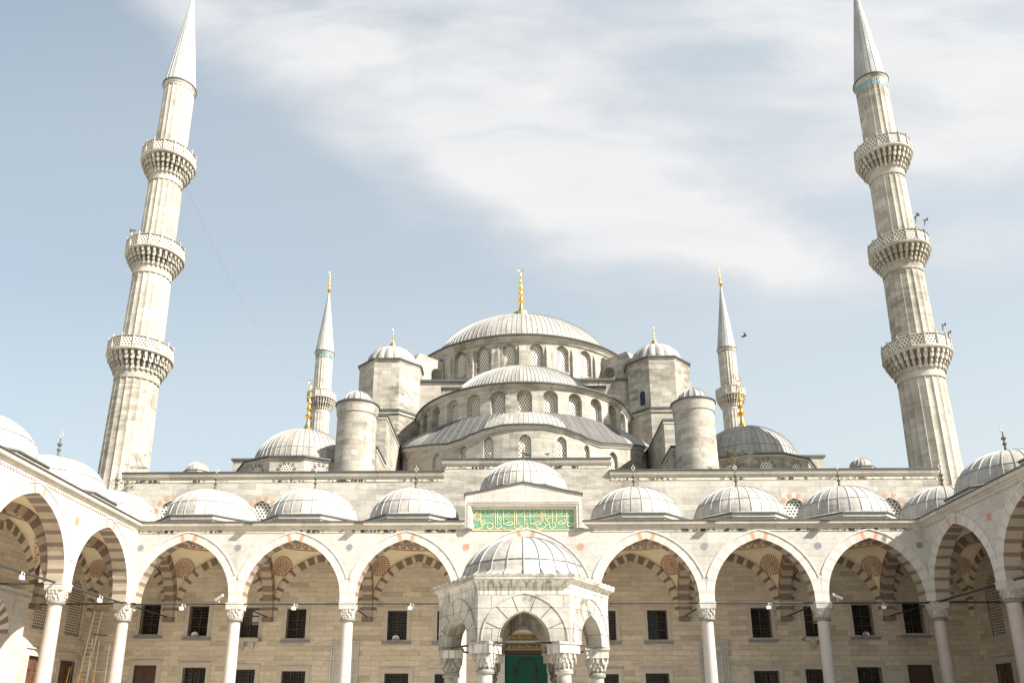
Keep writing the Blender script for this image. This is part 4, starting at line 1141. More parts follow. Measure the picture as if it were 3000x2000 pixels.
# ---- front semi-dome
SY, SR = 78.5, 10.8
Fs_ = cyl_F(XA, SY, SR); aw = [12.86*k for k in range(-6, 7)]
mb = MB(); Amax = rad(88)
nich = [hole_arch(rad(a)*SR, 28.42, .70, 30.0, .62, 6, RND) for a in aw]
pierced(mb, rect(-Amax*SR, Amax*SR, 24.0, 30.95), nich, Fs_, .42, 'mosque_stone', gu=.7)
F2 = lambda u, v, d: (XA+(SR-.42-d)*sin(u/(SR-.42)), SY-(SR-.42-d)*cos(u/(SR-.42)), v)
wh = [hole_arch(rad(a)*(SR-.42), 28.5, .50, 29.85, .50, 5) for a in aw]
pierced(mb, rect(-Amax*(SR-.42), Amax*(SR-.42), 27.9, 30.9), wh, F2, .25, 'mosque_stone', gu=.7)
sdm = mb.build('semi_dome_drum', mosque, weld=False)
drum_windows(sdm, F2, SR-.42, [(a, 28.5, .50, 29.85, .50) for a in aw], depth=.15)
mb = MB(); mb.lathe([(SR, 30.72), (SR+.1, 30.76), (SR+.16, 30.9), (SR+.3, 31.0), (SR+.34, 31.07), (10.5, 31.07)], 96, (XA, SY, 0), 'mosque_stone', -PI/2, PI/2)
mb.lathe([(10.6, 31.08), (SR+.42, 31.08), (SR+.46, 31.11), (SR+.46, 31.22), (SR+.36, 31.27), (10.0, 31.5)], 96, (XA, SY, 0), 'lead_edge', -PI/2, PI/2)
mb.build('eaves', sdm)
mb = MB(); mb.lathe([(SR+.37, 31.275), (10.0, 31.4), (8.9, 31.5), (8.2, 31.8)], 150, (XA, SY, 0), 'lead_old', -PI/2, PI/2, uvn=132)
dome_mesh(mb, XA, SY, 31.3, 8.3, 5.5, 132, 'lead_old', 'lead_seam', .05, .07, 14, a0=-PI/2, a1=PI/2)
mb.build('semi_dome', mosque, weld=False)

# ---- exedra wall and its wavy roof
EZ = [(0, 26.46), (8, 26.44), (14.5, 26.22), (20.8, 25.88), (26, 25.52), (32, 25.38), (41, 25.72), (49.5, 26.08), (60, 26.6), (72, 27.2), (88, 27.6)]
def ez(a):
    a = abs(a)
    for (a0, z0), (a1, z1) in zip(EZ[:-1], EZ[1:]):
        if a <= a1:
            f = (a-a0)/(a1-a0); f = f*f*(3-2*f) if a1 < 33 and a0 >= 8 else f
            return z0+(z1-z0)*f
    return 27.6
ER = 12.8; Fe = cyl_F(XA, SY, ER); N = 88
top = [(rad(a)*ER, ez(a)-.42) for a in range(88, -89, -2)]
ew = [(0, 23.3, .53, 24.85, .70), (14.4, 23.2, .46, 24.85, .62), (-14.4, 23.2, .46, 24.85, .62), (25.1, 23.2, .27, 24.55, .42), (-25.1, 23.2, .27, 24.55, .42), (38.2, 22.9, .53, 24.15, .68), (-38.2, 22.9, .53, 24.15, .68), (62, 23.5, .5, 25.1, .65), (-62, 23.5, .5, 25.1, .65)]
mb = MB()
hs = [hole_arch(rad(a)*ER, z0, hw, zs, rise, 5) for a, z0, hw, zs, rise in ew]
pierced(mb, [(-rad(88)*ER, 18.5), (rad(88)*ER, 18.5)]+top, hs, Fe, .32, 'mosque_stone', gu=.7)
ex = mb.build('exedra_wall', mosque, weld=False)
drum_windows(ex, Fe, ER, ew, depth=.3, lat='lattice_white')
mb = MB()
def strip(prof, m, n=176):
    pts = []; k = len(prof)
    for i in range(n+1):
        a = -88+176*i/n; z = ez(a)
        for r, dz in prof: pts.append((XA+r*sin(rad(a)), SY-r*cos(rad(a)), z+dz))
    mb.add(pts, [(i*k+j, i*k+j+1, (i+1)*k+j+1, (i+1)*k+j) for i in range(n) for j in range(k-1)], m)
strip([(ER, -.5), (ER+.08, -.45), (ER+.14, -.3), (ER+.24, -.22), (ER+.24, -.15), (12.4, -.15)], 'cornice_stone')
strip([(12.4, -.145), (ER+.30, -.145), (ER+.32, -.1), (ER+.32, .0), (ER+.22, .04)], 'lead_edge')
mb.build('eaves', ex)
mb = MB()
def roofz(a, t_):
    z = ez(a)+.04+(28.42-ez(a)-.04)*t_
    b = 0
    for c0, w_, h in ((0, 17, .30), (60, 15, .42), (-60, 15, .42)):
        q = (a-c0)/w_
        if abs(q) < 1: b += h*math.sqrt(1-q*q)*math.sqrt(max(0, 1-(t_*1.02-.12)**2))*sin(PI*min(1, t_*1.0))**.6
    return z+b*.9
n = 176; K = 12; pts = []; uvs = []
for i in range(n+1):
    a = -88+176*i/n
    for j in range(K+1):
        t_ = j/K; r = (ER+.22)+(SR-.02-ER-.22)*t_; pts.append((XA+r*sin(rad(a)), SY-r*cos(rad(a)), roofz(a, t_))); uvs.append((a/4., t_*2.6))
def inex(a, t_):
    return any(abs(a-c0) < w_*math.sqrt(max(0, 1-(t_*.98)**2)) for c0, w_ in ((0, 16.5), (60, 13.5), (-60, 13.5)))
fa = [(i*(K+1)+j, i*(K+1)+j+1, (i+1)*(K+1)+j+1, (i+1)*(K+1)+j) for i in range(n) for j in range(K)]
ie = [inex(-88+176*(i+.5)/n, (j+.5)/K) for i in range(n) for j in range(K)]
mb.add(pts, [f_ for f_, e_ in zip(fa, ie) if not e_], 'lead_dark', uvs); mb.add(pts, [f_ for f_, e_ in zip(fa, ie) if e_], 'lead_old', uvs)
er = mb.build('exedra_roof', mosque, weld=False)
mb = MB(); aa = -86
while aa <= 86:
    step = 1.9 if (abs(aa) < 17 or 45 < abs(aa) < 75) else 4.0
    pr = []
    for j in range(K+1):
        t_ = j/K; r = (ER+.22)+(SR-.02-ER-.22)*t_; sk = aa
        pr.append((XA+r*sin(rad(sk)), SY-r*cos(rad(sk)), roofz(sk, t_)+.02))
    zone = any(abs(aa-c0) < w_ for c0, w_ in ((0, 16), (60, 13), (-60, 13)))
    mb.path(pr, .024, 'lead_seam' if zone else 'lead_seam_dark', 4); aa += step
mb.build('roof_seams', er, weld=False)

# ---- octagonal weight towers
def octo_tower(cx, cy, z0, z1, R, label=None):
    mb = MB(); mb.prism(poly_pts(8, R, cx, cy, PI/8), z0, z1-.35, 'tower_stone', top=False)
    mb.prism(poly_pts(8, R+.06, cx, cy, PI/8), z1-.35, z1-.18, 'tower_stone')
    tw = mb.build('weight_tower', mosque, smooth=False)
    if label: tw['label'] = label
    mb = MB(); mb.prism(poly_pts(8, R+.2, cx, cy, PI/8), z1-.17, z1, 'lead_edge')
    mb.prism(poly_pts(8, R*.93, cx, cy, PI/8), z1+.001, z1+.1, 'lead_old'); mb.build('eaves', tw, smooth=False)
    mb = MB(); dome_mesh(mb, cx, cy, z1+.05, 2.75, 2.6, 18, 'lead_old', None, 0, 0, 12, flute=.075); mb.lathe([(.5, z1+2.5), (.38, z1+2.9), (.3, z1+3.2)], 12, (cx, cy, 0), 'gold'); d = mb.build('tower_dome', tw)
    finial('finial', d, cx, cy, z1+3.15, 1.95, 'gold', 1.15)
    return tw
tl = octo_tower(-13.75, 78.7, 31.6, 37.55, 3.46); tr = octo_tower(14.4, 78.7, 31.6, 37.55, 3.46)
mb = MB(); A_ = rad(-45)     # arched slit in the right tower
o = Vector((14.4, 78.7, 0)); rd = Vector((sin(A_), -cos(A_), 0)); tg = Vector((cos(A_), sin(A_), 0)); ap = 3.46*cos(PI/8)
p = [(-.32, 32.4), (.32, 32.4)]+[(x, 33.6+z) for x, z in arch(.32, .35, 4, RND)]
mb.add([tuple(o+rd*(ap+.015)+tg*(x+.35)+Vector((0, 0, z))) for x, z in p], [tuple(range(len(p)))], 'glass_dark')
mb.build('slit_window', tr, smooth=False)
mb = MB(); o = Vector((-13.75, 78.7, 0)); rd = Vector((sin(-A_), -cos(A_), 0)); tg = Vector((cos(A_), -sin(A_), 0))
mb.add([tuple(o+rd*(ap+.015)+tg*(x-.35)+Vector((0, 0, z))) for x, z in p], [tuple(range(len(p)))], 'wall_stone')
c = arch(.32, .35, 8, RND); oo = offs(c, .1)
for i in range(len(c)-1):
    q = [c[i], oo[i], oo[i+1], c[i+1]]; mb.add([tuple(o+rd*(ap+.05)+tg*(x-.35)+Vector((0, 0, 33.6+z))) for x, z in q]+[tuple(o+rd*ap+tg*(x-.35)+Vector((0, 0, 33.6+z))) for x, z in q], [(0, 1, 2, 3), (0, 3, 7, 4), (1, 2, 6, 5)], 'mosque_stone')
mb.build('blind_slit', tl, smooth=False)
for sgn, cx in ((-1, -13.75), (1, 14.4)):
    mb = MB()
    mb.prism(poly_pts(8, 3.72, cx, 78.7, PI/8), 19, 31.55, 'tower_stone', top=False)
    mb.prism(poly_pts(8, 3.85, cx, 78.7, PI/8), 31.3, 31.6, 'tower_stone'); mb.prism(poly_pts(8, 3.95, cx, 78.7, PI/8), 31.61, 31.8, 'lead_edge')
    mb.build('tower_base', mosque, smooth=False)
    # stepped buttresses running from the towers to the turrets
    mb = MB()
    if sgn < 0: bx = [(-15.0, -11.75, 65.0, 76, 27.2), (-14.2, -11.72, 60.8, 64.98, 22.8), (-17.5, -12.62, 75.2, 80, 27.7)]
    else: bx = [(12.15, 15.3, 65.0, 76, 26.6), (11.85, 14.6, 60.8, 64.98, 22.7), (12.85, 17.5, 75.2, 80, 27.6)]
    for a, b, y0, y1, z in bx:
        mb.box(a, b, y0, y1, 18.9, z-.2, 'mosque_stone'); mb.box(a-.12, b+.12, y0-.12, y1, z-.19, z, 'lead_edge'); mb.box(a-.05, b+.05, y0-.05, y1, z-.42, z-.2, 'cornice_stone')
    mb.build('stepped_buttress', mosque, smooth=False)
    # round turret on the front wall
    tx_ = -13.05 if sgn < 0 else 13.35
    mb = MB(); mb.lathe([(1.62, 18.9), (1.56, 21.), (1.53, 24.55)], 40, (tx_, 59, 0), 'tower_stone')
    mb.lathe([(1.53, 24.55), (1.60, 24.62), (1.62, 24.95), (1.66, 25.2), (1.66, 25.4), (1.2, 25.4)], 40, (tx_, 59, 0), 'mosque_stone')
    tu = mb.build('turret', mosque)
    mb = MB(); mb.lathe([(1.2, 25.401), (1.72, 25.401), (1.75, 25.44), (1.75, 25.53), (1.68, 25.57), (1.3, 25.66)], 40, (tx_, 59, 0), 'lead_edge'); mb.build('eaves', tu)
    mb = MB(); dome_mesh(mb, tx_, 59, 25.55, 1.17, 1.2, 16, 'lead_old', 'lead_seam', .05, .07, 10, flute=.05); mb.build('turret_dome', tu, weld=False)
# ---- corner domes of the hall
for sgn, cx in ((-1, -20.1), (1, 20.5)):
    cy = 70.5; R = 5.75; mb = MB(); E_ = .28
    n12 = 12
    mb.prism(poly_pts(n12, R, cx, cy, PI/12), 18.9, 22.95+E_, 'mosque_stone', top=False); mb.prism(poly_pts(n12, R+.1, cx, cy, PI/12), 22.85+E_, 23.0+E_, 'cornice_stone')
    mb.prism(poly_pts(n12, R+.25, cx, cy, PI/12), 23.01+E_, 23.16+E_, 'lead_edge')
    dr = mb.build('corner_drum', mosque, smooth=False)
    mb = MB(); A_ = poly_pts(12, R+.2, cx, cy, PI/12); K = 48; A2 = []; B_ = []
    for i in range(K):
        f = (i % 4)/4; a = A_[i//4]; b = A_[(i//4+1) % 12]; an = PI/12+2*PI*i/K
        A2.append((a[0]+(b[0]-a[0])*f, a[1]+(b[1]-a[1])*f, 23.165+E_)); B_.append((cx+4.55*sin(an), cy-4.55*cos(an), 23.4+E_))
    mb.add(A2+B_, [(i, (i+1) % K, K+(i+1) % K, K+i) for i in range(K)], 'lead_old')
    dome_mesh(mb, cx, cy, 23.35+E_, 4.6, 4.0, 56, 'lead_old', 'lead_seam', .05, .07, 14, seamz=1.1); mb.lathe([(.7, 27.3), (.62, 27.6), (.52, 27.85)], 14, (cx, cy, 0), 'gold')
    d = mb.build('corner_dome', mosque, weld=False)
    finial('finial', d, cx, cy, 27.8, 5.2, 'gold', .95)
    apo = R*cos(PI/12)
    for k in (-2, -1, 0, 1, 2):
        A_ = rad(30*k); o = Vector((cx, cy, 0)); rd = Vector((sin(A_), -cos(A_), 0)); tg = Vector((cos(A_), sin(A_), 0))
        G_ = lambda u, v, d: tuple(o+rd*(apo+.02+d)+tg*u+Vector((0, 0, v)))
        mb = MB(); p = [(-.5, 20), (.5, 20)]+[(x, 22.2+z) for x, z in arch(.5, .5, 5)]
        mb.add([G_(x, z, 0) for x, z in p], [tuple(range(len(p)))], 'lattice', [(x, z) for x, z in p])
        wn = mb.build('window', dr, smooth=False)
        mb = MB(); c = arch(.54, .54, 22); oo = offs(c, .30)
        for b in range(0, 11, 2):
            q = [c[i] for i in range(4*b, 4*b+5)]+[oo[i] for i in range(4*b+4, 4*b-1, -1)]
            mb.add([G_(x, 22.2+z, .02) for x, z in q]+[G_(x, 22.2+z, -.02) for x, z in q], [tuple(range(len(q)))], 'brick_red')
        mb.build('brick_arch', wn, smooth=False)
    mb = MB(); a, b = (-27.2, -24.6) if sgn < 0 else (25.4, 28.0)
    mb.box(a, b, 71.5, 80, 18.9, 25.2, 'mosque_stone'); mb.box(a-.15, b+.15, 71.35, 80, 25.21, 25.4, 'lead_edge'); mb.build('corner_block', mosque, smooth=False)
    # little lantern dome near the end of the front
    lx = -28.2 if sgn < 0 else 28.85
    mb = MB(); poly_drum(mb, 8, 1.05, lx, 66, 18.9, 22.35, 'mosque_stone', Rd=.95, lead_m='lead_old', over=.1, cap=.1, skirt=.03); dome_mesh(mb, lx, 66, 22.35, .93, .92, 20, 'lead_old', 'lead_seam', .03, .05, 8)
    mb.build('lantern_dome', mosque, weld=False)

# ================================================================== SIDE AISLE WALLS
for sgn, par in ((-1, leftarc), (1, rightarc)):
    Fw = lambda u, v, d, sgn=sgn: (sgn*(XS+d), u, v)
    if sgn < 0: lat = [(49.55, .86), (53.25, .86)]; drs = [(49.75, .86), (53.3, .9)]
    else: lat = [(52.4, .72), (48.9, .72)]; drs = [(52.55, .86), (48.9, .86)]
    hs = [hole_arch(y, 7.1 if sgn < 0 else 6.95, hw, 9.9, .95, 5) for y, hw in lat]+[rect(y-hw, y+hw, .9, 5.5 if sgn < 0 else 5.25) for y, hw in drs]
    mb = MB(); pierced(mb, rect(22.0, 55.2, 0, 13.45), hs, Fw, .4, 'facade_stone')
    mb.build('aisle_wall', par, smooth=False)
    for y, hw in lat:
        z0 = 7.1 if sgn < 0 else 6.95
        mb = MB(); mb.add([Fw(y-hw, z0, .12), Fw(y+hw, z0, .12), Fw(y+hw, 10.95, .12), Fw(y-hw, 10.95, .12)], [(0, 1, 2, 3)], 'lattice_aisle', [(0, 0), (2*hw, 0), (2*hw, 3.85), (0, 3.85)])
        mb.box(*sorted((sgn*(XS-.04), sgn*(XS+.1))), y-hw-.1, y+hw+.1, z0-.14, z0-.001, 'marble')
        for s_ in (-1, 1): a, b = sorted((y+s_*hw, y+s_*(hw+.12))); mb.box(*sorted((sgn*(XS-.03), sgn*(XS+.05))), a, b, z0, 9.9, 'marble')
        mb.build('window', par, smooth=False)
    for y, hw in drs:
        zt_ = 5.5 if sgn < 0 else 5.25
        mb = MB()
        for s_ in (-1, 1): a, b = sorted((y+s_*hw, y+s_*(hw+.26))); mb.box(*sorted((sgn*(XS-.06), sgn*(XS+.1))), a, b, 0, zt_+.26, 'marble')
        mb.box(*sorted((sgn*(XS-.06), sgn*(XS+.1))), y-hw, y+hw, zt_, zt_+.26, 'marble'); mb.box(*sorted((sgn*(XS-.10), sgn*(XS+.02))), y-hw-.35, y+hw+.35, zt_+.42, zt_+.5, 'marble')
        f = mb.build('doorway', par, smooth=False)
        mb = MB()
        for a, b in ((y-hw, y-.01), (y+.01, y+hw)):
            mb.box(*sorted((sgn*(XS+.14), sgn*(XS+.2))), a, b, .9, zt_, 'wood')
            for k in range(5): mb.box(*sorted((sgn*(XS+.115), sgn*(XS+.14))), a+.12, b-.12, 1.1+k*.88, 1.1+k*.88+.7, 'door_wood'); mb.box(*sorted((sgn*(XS+.10), sgn*(XS+.115))), a+.2, b-.2, 1.2+k*.88, 1.2+k*.88+.5, 'wood')
        mb.build('door_leaf', f, smooth=False)
    if sgn < 0:      # marble gate block with a striped arch
        X0, X1 = -XS, -29.35
        mb = MB(); Fg = lambda u, v, d: (X1-d, u, v)
        ga = hole_arch(42.9, .02, 1.55, 6.35, 1.3, 6)
        pierced(mb, rect(37.6, 46.85, 0, 8.75), [ga], Fg, .6, 'marble'); mb.box(X0, X1, 46.86, 46.9, 0, 8.75, 'marble')
        mb.box(X0, X1+.12, 37.5, 47.0, 8.76, 8.95, 'marble'); mb.box(X0, X1+.07, 37.55, 46.93, 8.5, 8.62, 'marble')
        for a, b in ((45.55, 45.63), (46.6, 46.68)): mb.box(X1, X1+.03, a, b, 5.0, 8.3, 'marble')
        for z in (7.5, 8.28): mb.box(X1, X1+.03, 45.64, 46.59, z, z+.05, 'marble')
        gt = mb.build('gate', par, smooth=False)
        mb = MB(); c = [(42.9+x, 6.35+z) for x, z in arch(1.56, 1.31, 24)]; o = [(42.9+x, 6.35+z) for x, z in offs(arch(1.56, 1.31, 24), .95)]
        voussoirs(mb, c, o, Fg, -.04, .5, 25, lambda b: 'brick_red' if b % 2 == 0 else 'voussoir_white', lambda b: 'brick_red' if b % 2 == 0 else 'voussoir_white')
        mb.box(X1-.55, X1-.5, 41.3, 44.5, 0, 7.7, 'door_wood'); mb.build('striped_arch', gt, weld=False)

# ================================================================== MINARETS
def fluted(mb, prof, c, nfl, mat):
    K = 4; n = nfl*K
    def mod(a, z):
        k = round(a/(2*PI)*n) % K
        return (1.035, .985, .985, .985)[k] if K == 4 else 1
    mb.lathe(prof, n, c, mat, mod=mod)
def minaret(x, y, segs, balc, cone, label, nfl=20, tile=True, group=None, fin=3.4, horns=()):
    root = thing('minaret', label, 'minaret', (x, y, 0), group='minarets at the corners of the prayer hall')
    base = segs[0]
    mb = MB(); fluted(mb, [(r, z) for z, r in segs[0]], (x, y, 0), nfl, 'minaret_stone')
    for sg in segs[1:]: fluted(mb, [(r, z) for z, r in sg], (x, y, 0), nfl, 'minaret_stone')
    # plain bands with little arches closing the flutes under each balcony
    for b in balc: mb.lathe([(b[2]*1.055, b[0]-.75), (b[2]*1.06, b[0]-.05), (b[2]*1.14, b[0]+.02), (b[2]*1.14, b[0]+.1)], 48, (x, y, 0), 'minaret_stone')
    mb.build('shaft', root, weld=False)
    for z0, z1, rs, R, zr in balc:
        mb = MB(); muqarnas(mb, (x, y, 0), z0, z1, rs*1.06, R*.96, 4, 30, 'minaret_stone', dark='hollow_shade_stone')  # core behind the cells carries the painted hollow shade
        bl = mb.build('balcony', root, weld=False, smooth=False)
        mb = MB(); mb.lathe([(rs, z1-.01), (R*.99, z1-.01), (R+.05, z1+.03), (R+.05, z1+.14), (R*.97, z1+.17), (rs, z1+.2)], 48, (x, y, 0), 'minaret_stone'); mb.build('ledge', bl)
        mb = MB(); n = 16; ph = PI/n
        for i in range(n):
            a, b_ = ph+2*PI*i/n, ph+2*PI*(i+1)/n; p = []
            for rr in (R*.985, R*.985-.09):
                for aa, z in ((a, z1+.17), (b_, z1+.17), (b_, zr), (a, zr)): p.append((x+rr*sin(aa), y-rr*cos(aa), z))
            wdt = 2*R*sin(PI/n)
            uv = [(0, 0), (wdt, 0), (wdt, zr-z1-.17), (0, zr-z1-.17)]*2
            mb.add(p, [(0, 1, 2, 3), (4, 7, 6, 5)], 'parapet', uv); mb.add(p, [(3, 2, 6, 7)], 'minaret_stone')
            cx_, cy_ = x+R*.985*sin(a), y-R*.985*cos(a)
            mb.prism([(cx_+.085*sin(q), cy_+.085*cos(q)) for q in (0, PI/2, PI, 3*PI/2)], z1+.1, zr+.10, 'minaret_stone')
            mb.tube((cx_, cy_, zr+.1), (cx_, cy_, zr+.28), .05, 'minaret_stone', 5, .015)
        # rails
        for zz in (z1+.2, zr-.05):
            for i in range(n):
                a, b_ = ph+2*PI*i/n, ph+2*PI*(i+1)/n; mb.tube((x+R*sin(a), y-R*cos(a), zz), (x+R*sin(b_), y-R*cos(b_), zz), .05, 'minaret_stone', 4)
        mb.build('parapet', bl, smooth=False, weld=False)
    zc, rc, zt_ = cone
    mb = MB(); mb.lathe([(rc*.93, zc-.5), (rc*.95, zc-.3), (rc*1.0, zc-.22), (rc*1.02, zc-.05)], 48, (x, y, 0), 'minaret_stone'); mb.lathe([(rc*.9, zc-.049), (rc*1.06, zc-.049), (rc*1.07, zc+.06), (rc*.95, zc+.1)], 48, (x, y, 0), 'lead_edge')
    cr_ = mb.build('cornice_ring', root)
    if tile:
        mb = MB(); rr = rc*.935
        for i in range(36):
            a = 2*PI*i/36; h = PI/36*.62
            p = [(x+rr*sin(q), y-rr*cos(q), z) for z in (zc-1.12, zc-.62) for q in (a-h, a+h)]+[(x+rr*sin(a), y-rr*cos(a), zc-.5)]
            mb.add(p, [(0, 1, 3, 4, 2)], 'tile_blue')
        mb.build('tile_band', root, smooth=False)
    mb = MB(); H = zt_-zc; R0 = rc*.97; nr = 20
    mb.lathe([(R0*(1-t_)+.06*t_, zc+.1+H*t_) for t_ in [i/7 for i in range(8)]], 40, (x, y, 0), 'lead_spire', uvn=nr)
    for i in range(nr):
        a = 2*PI*i/nr; mb.tube((x+R0*sin(a), y-R0*cos(a), zc+.1), (x+.1*sin(a), y-.1*cos(a), zt_-.3), .035, 'lead_seam_light' if not tile else 'lead_seam', 4, .012)
    sp = mb.build('spire', root, weld=False)
    finial('finial', sp, x, y, zt_-.15, fin, 'gold', 1.1)
    return root
FS = [[(0, 2.6), (12, 2.5), (13, 1.95), (20, 1.78), (28.6, 1.64)], [(30, 1.60), (38.2, 1.47)], [(39.3, 1.43), (47.4, 1.34)], [(48.8, 1.30), (56.9, 1.27)]]
FB = [(28.6, 29.95, 1.64, 2.52, 31.15), (38.2, 39.4, 1.47, 2.34, 40.6), (47.45, 48.85, 1.34, 2.26, 50.1)]
minaret(-31.4, 59.7, FS, FB, (57.4, 1.40, 68.6), 'tall sunlit three-balcony minaret standing in front on the left, no blue tiles', tile=False)
sh_ = -.45
FS2 = [[(z+(sh_ if z > 20 else 0), r) for z, r in s_] for s_ in FS]; FB2 = [tuple(v+sh_ if q in (0, 1, 4) else v for q, v in enumerate(b)) for b in FB]
minaret(31.7, 59.7, FS2, FB2, (56.75, 1.40, 68.0), 'tall three-balcony minaret in front on the right, blue tiles under its spire')
RS = [[(0, 2.2), (16, 1.6), (49.9, 1.42)], [(51, 1.38), (59.5, 1.36)]]; RB = [(50.0, 51.6, 1.38, 2.3, 53.0)]
minaret(-32.15, 121, RS, RB, (60.1, 1.56, 71.9), 'slender rear minaret with one visible balcony, rising behind the left corner dome', fin=3.9)
minaret(34.2, 121, RS, RB, (60.1, 1.50, 72.3), 'slender rear minaret with one visible balcony, rising behind the right corner dome', fin=3.9, tile=False)

# horn loudspeakers
def horn(x, y, z, ang, label, s=1., tilt=.12):
    mb = MB(); n = 16
    prof = [(.05, -.45), (.09, -.44), (.1, -.25), (.06, -.22), (.09, -.05), (.2, .14), (.33, .22), (.31, .22), (.10, .0)]
    mb.lathe([(r*s, z_*s) for r, z_ in prof], n, (0, 0, 0), 'verdigris')
    mb.lathe([(.0, .05*s), (.07*s, .1*s), (.0, .16*s)], 8, (0, 0, 0), 'pale_metal')
    mb.v = [(p[0], -p[2]*cos(tilt)+p[1]*sin(tilt)*0, p[1]+p[2]*sin(tilt)) for p in mb.v]
    mb.v = [(x+p[0]*cos(ang)-p[1]*sin(ang), y+p[0]*sin(ang)+p[1]*cos(ang), z+p[2]) for p in mb.v]
    h = mb.build('loudspeaker', weld=False); tag(h, label, 'loudspeaker')
    mb = MB(); mb.tube((x-.2*s*sin(ang), y+.2*s*cos(ang), z-.05), (x-.35*s*sin(ang), y+.35*s*cos(ang), z-.5), .035, 'iron', 5); mb.build('bracket', h)
    return h
horn(32.45, 57.55, 41.4, rad(12), 'round-mouthed horn loudspeaker facing the viewer over the right front minaret middle balcony', 0.58)
horn(33.5, 58.1, 41.4, rad(62), 'horn loudspeaker turned sideways over the right front minaret middle balcony', 0.54)
horn(33.1, 57.6, 31.5, rad(70), 'upper of two pale horn loudspeakers over the right front minaret lowest balcony', 0.47)
horn(33.7, 58.1, 31.1, rad(80), 'lower of two pale horn loudspeakers over the right front minaret lowest balcony', 0.40)
horn(-33.0, 58.3, 41.5, rad(-80), 'small pale horn loudspeaker above the middle balcony of the left front minaret', .7)

# ================================================================== FOUNTAIN
fx_, fy_ = -.37, 27.0
ft = thing('fountain', 'hexagonal marble ablution fountain with a lead dome in the middle of the courtyard', 'fountain', (fx_, fy_, 0))
RW = 2.81; apo = RW*cos(PI/6)
for i in range(6):
    A_ = PI/3*i; o = Vector((fx_, fy_, 0)); rd = Vector((sin(A_), -cos(A_), 0)); tg = Vector((cos(A_), sin(A_), 0))
    F = lambda u, v, d: tuple(o+rd*(apo-d)+tg*u+Vector((0, 0, v)))
    hs_ = RW/2; c = arch(.78, .92, 12); mb = MB()
    out_ = [(-hs_, 3.95), (-.78, 3.95)]+[(x, 3.96+z) for x, z in reversed(c)][1:-1]+[(.78, 3.95), (hs_, 3.95), (hs_, 5.58), (-hs_, 5.58)]
    pierced(mb, out_, [], F, .42, 'old_marble', back=False, uo=i*.7)
    inn = [(x*.86, z) for x, z in out_]
    pierced(mb, inn, [], lambda u, v, d: F(u*.86/.86, v, .40), .1, 'old_marble')
    pn = mb.build('arch_panel', ft, smooth=False)
    mb = MB(); c = arch(.78, .92, 21); q = offs(c, .52, hs_-.03); ci = [(x, 3.96+z) for x, z in c]; co = [(x, min(5.5, 3.96+z)) for x, z in q]
    voussoirs(mb, ci, co, F, -.02, .41, 7, lambda b: 'old_marble', lambda b: 'old_marble')
    # dark joints and raised mouldings
    for b in range(1, 7):
        k = round(42*b/7); a_, b_ = ci[k], co[k]; mb.tube(F(a_[0], a_[1], -.018), F(b_[0], b_[1], -.018), .012, 'dark_paint', 4)
    for cc, w2 in ((co, .03), (ci, .022)):
        for k in range(len(cc)-1): mb.tube(F(cc[k][0], cc[k][1], -.02), F(cc[k+1][0], cc[k+1][1], -.02), w2, 'old_marble', 5)
    mb.build('voussoirs', pn, weld=False)
    mb = MB(); mb.tube(F(-.8, 3.93, .2), F(.8, 3.93, .2), .035, 'rod_iron', 6); mb.build('tie_rod', ft)
mb = MB()
def hexring(mb, prof, mat, scal=0):
    k = len(prof)
    for i in range(6):
        a0, a1 = PI/6+PI/3*i, PI/6+PI/3*(i+1); p = []; M_ = 1 if not scal else 40
        for m in range(M_+1):
            f = m/M_
            for j, (r, z) in enumerate(prof):
                xx = r*(sin(a0)*(1-f)+sin(a1)*f); yy = -r*(cos(a0)*(1-f)+cos(a1)*f)
                dz = scal*abs(sin(PI*m/4.)) if (scal and j == 1) else 0
                p.append((fx_+xx, fy_+yy, z+dz))
        mb.add(p, [(m*k+j, m*k+j+1, (m+1)*k+j+1, (m+1)*k+j) for m in range(M_) for j in range(k-1)], mat)
hexring(mb, [(RW+.035, 5.575), (RW+.03, 5.6), (RW+.04, 5.66), (RW+.09, 5.73), (RW+.16, 5.78), (RW+.22, 5.79)], 'drip_marble')
hexring(mb, [(RW+.22, 5.79), (RW+.24, 5.81), (RW+.24, 5.90), (RW+.0, 5.90)], 'old_marble')
cn = mb.build('cornice', ft, smooth=False)
mb = MB(); hexring(mb, [(RW+.25, 5.885), (RW+.27, 5.93), (RW+.15, 5.955), (2.3, 6.05)], 'lead_light', scal=.045); mb.build('scalloped_edge', cn, smooth=False)
mb = MB(); hexring(mb, [(RW+.012, 5.36), (RW+.012, 5.56), (RW+.03, 5.57)], 'drip_marble'); mb.build('stained_course', ft, smooth=False)
mb = MB(); hexring(mb, [(2.45, 6.02), (1.5, 6.1)], 'lead_light'); 
mb.lathe([(2.42, 5.98), (2.2, 6.08), (2.06, 6.22), (2.02, 6.34)], 96, (fx_, fy_, 0), 'lead_light', uvn=24)
dome_mesh(mb, fx_, fy_, 6.15, 2.04, 1.47, 24, 'lead_light', 'lead_seam', .03, .045, 16, seamz=.42)
for i in range(24):
    a = 2*PI*i/24; mb.tube((fx_+2.40*sin(a), fy_-2.40*cos(a), 6.01), (fx_+2.05*sin(a), fy_-2.05*cos(a), 6.25), .026, 'lead_seam', 4)
mb.build('dome', ft, weld=False)
mb = MB(); mb.lathe([(2.35, 5.5), (2.0, 6.0), (1.4, 6.5), (.7, 6.9), (0, 7.05)], 36, (fx_, fy_, 0), 'old_marble'); mb.build('inner_vault', ft)
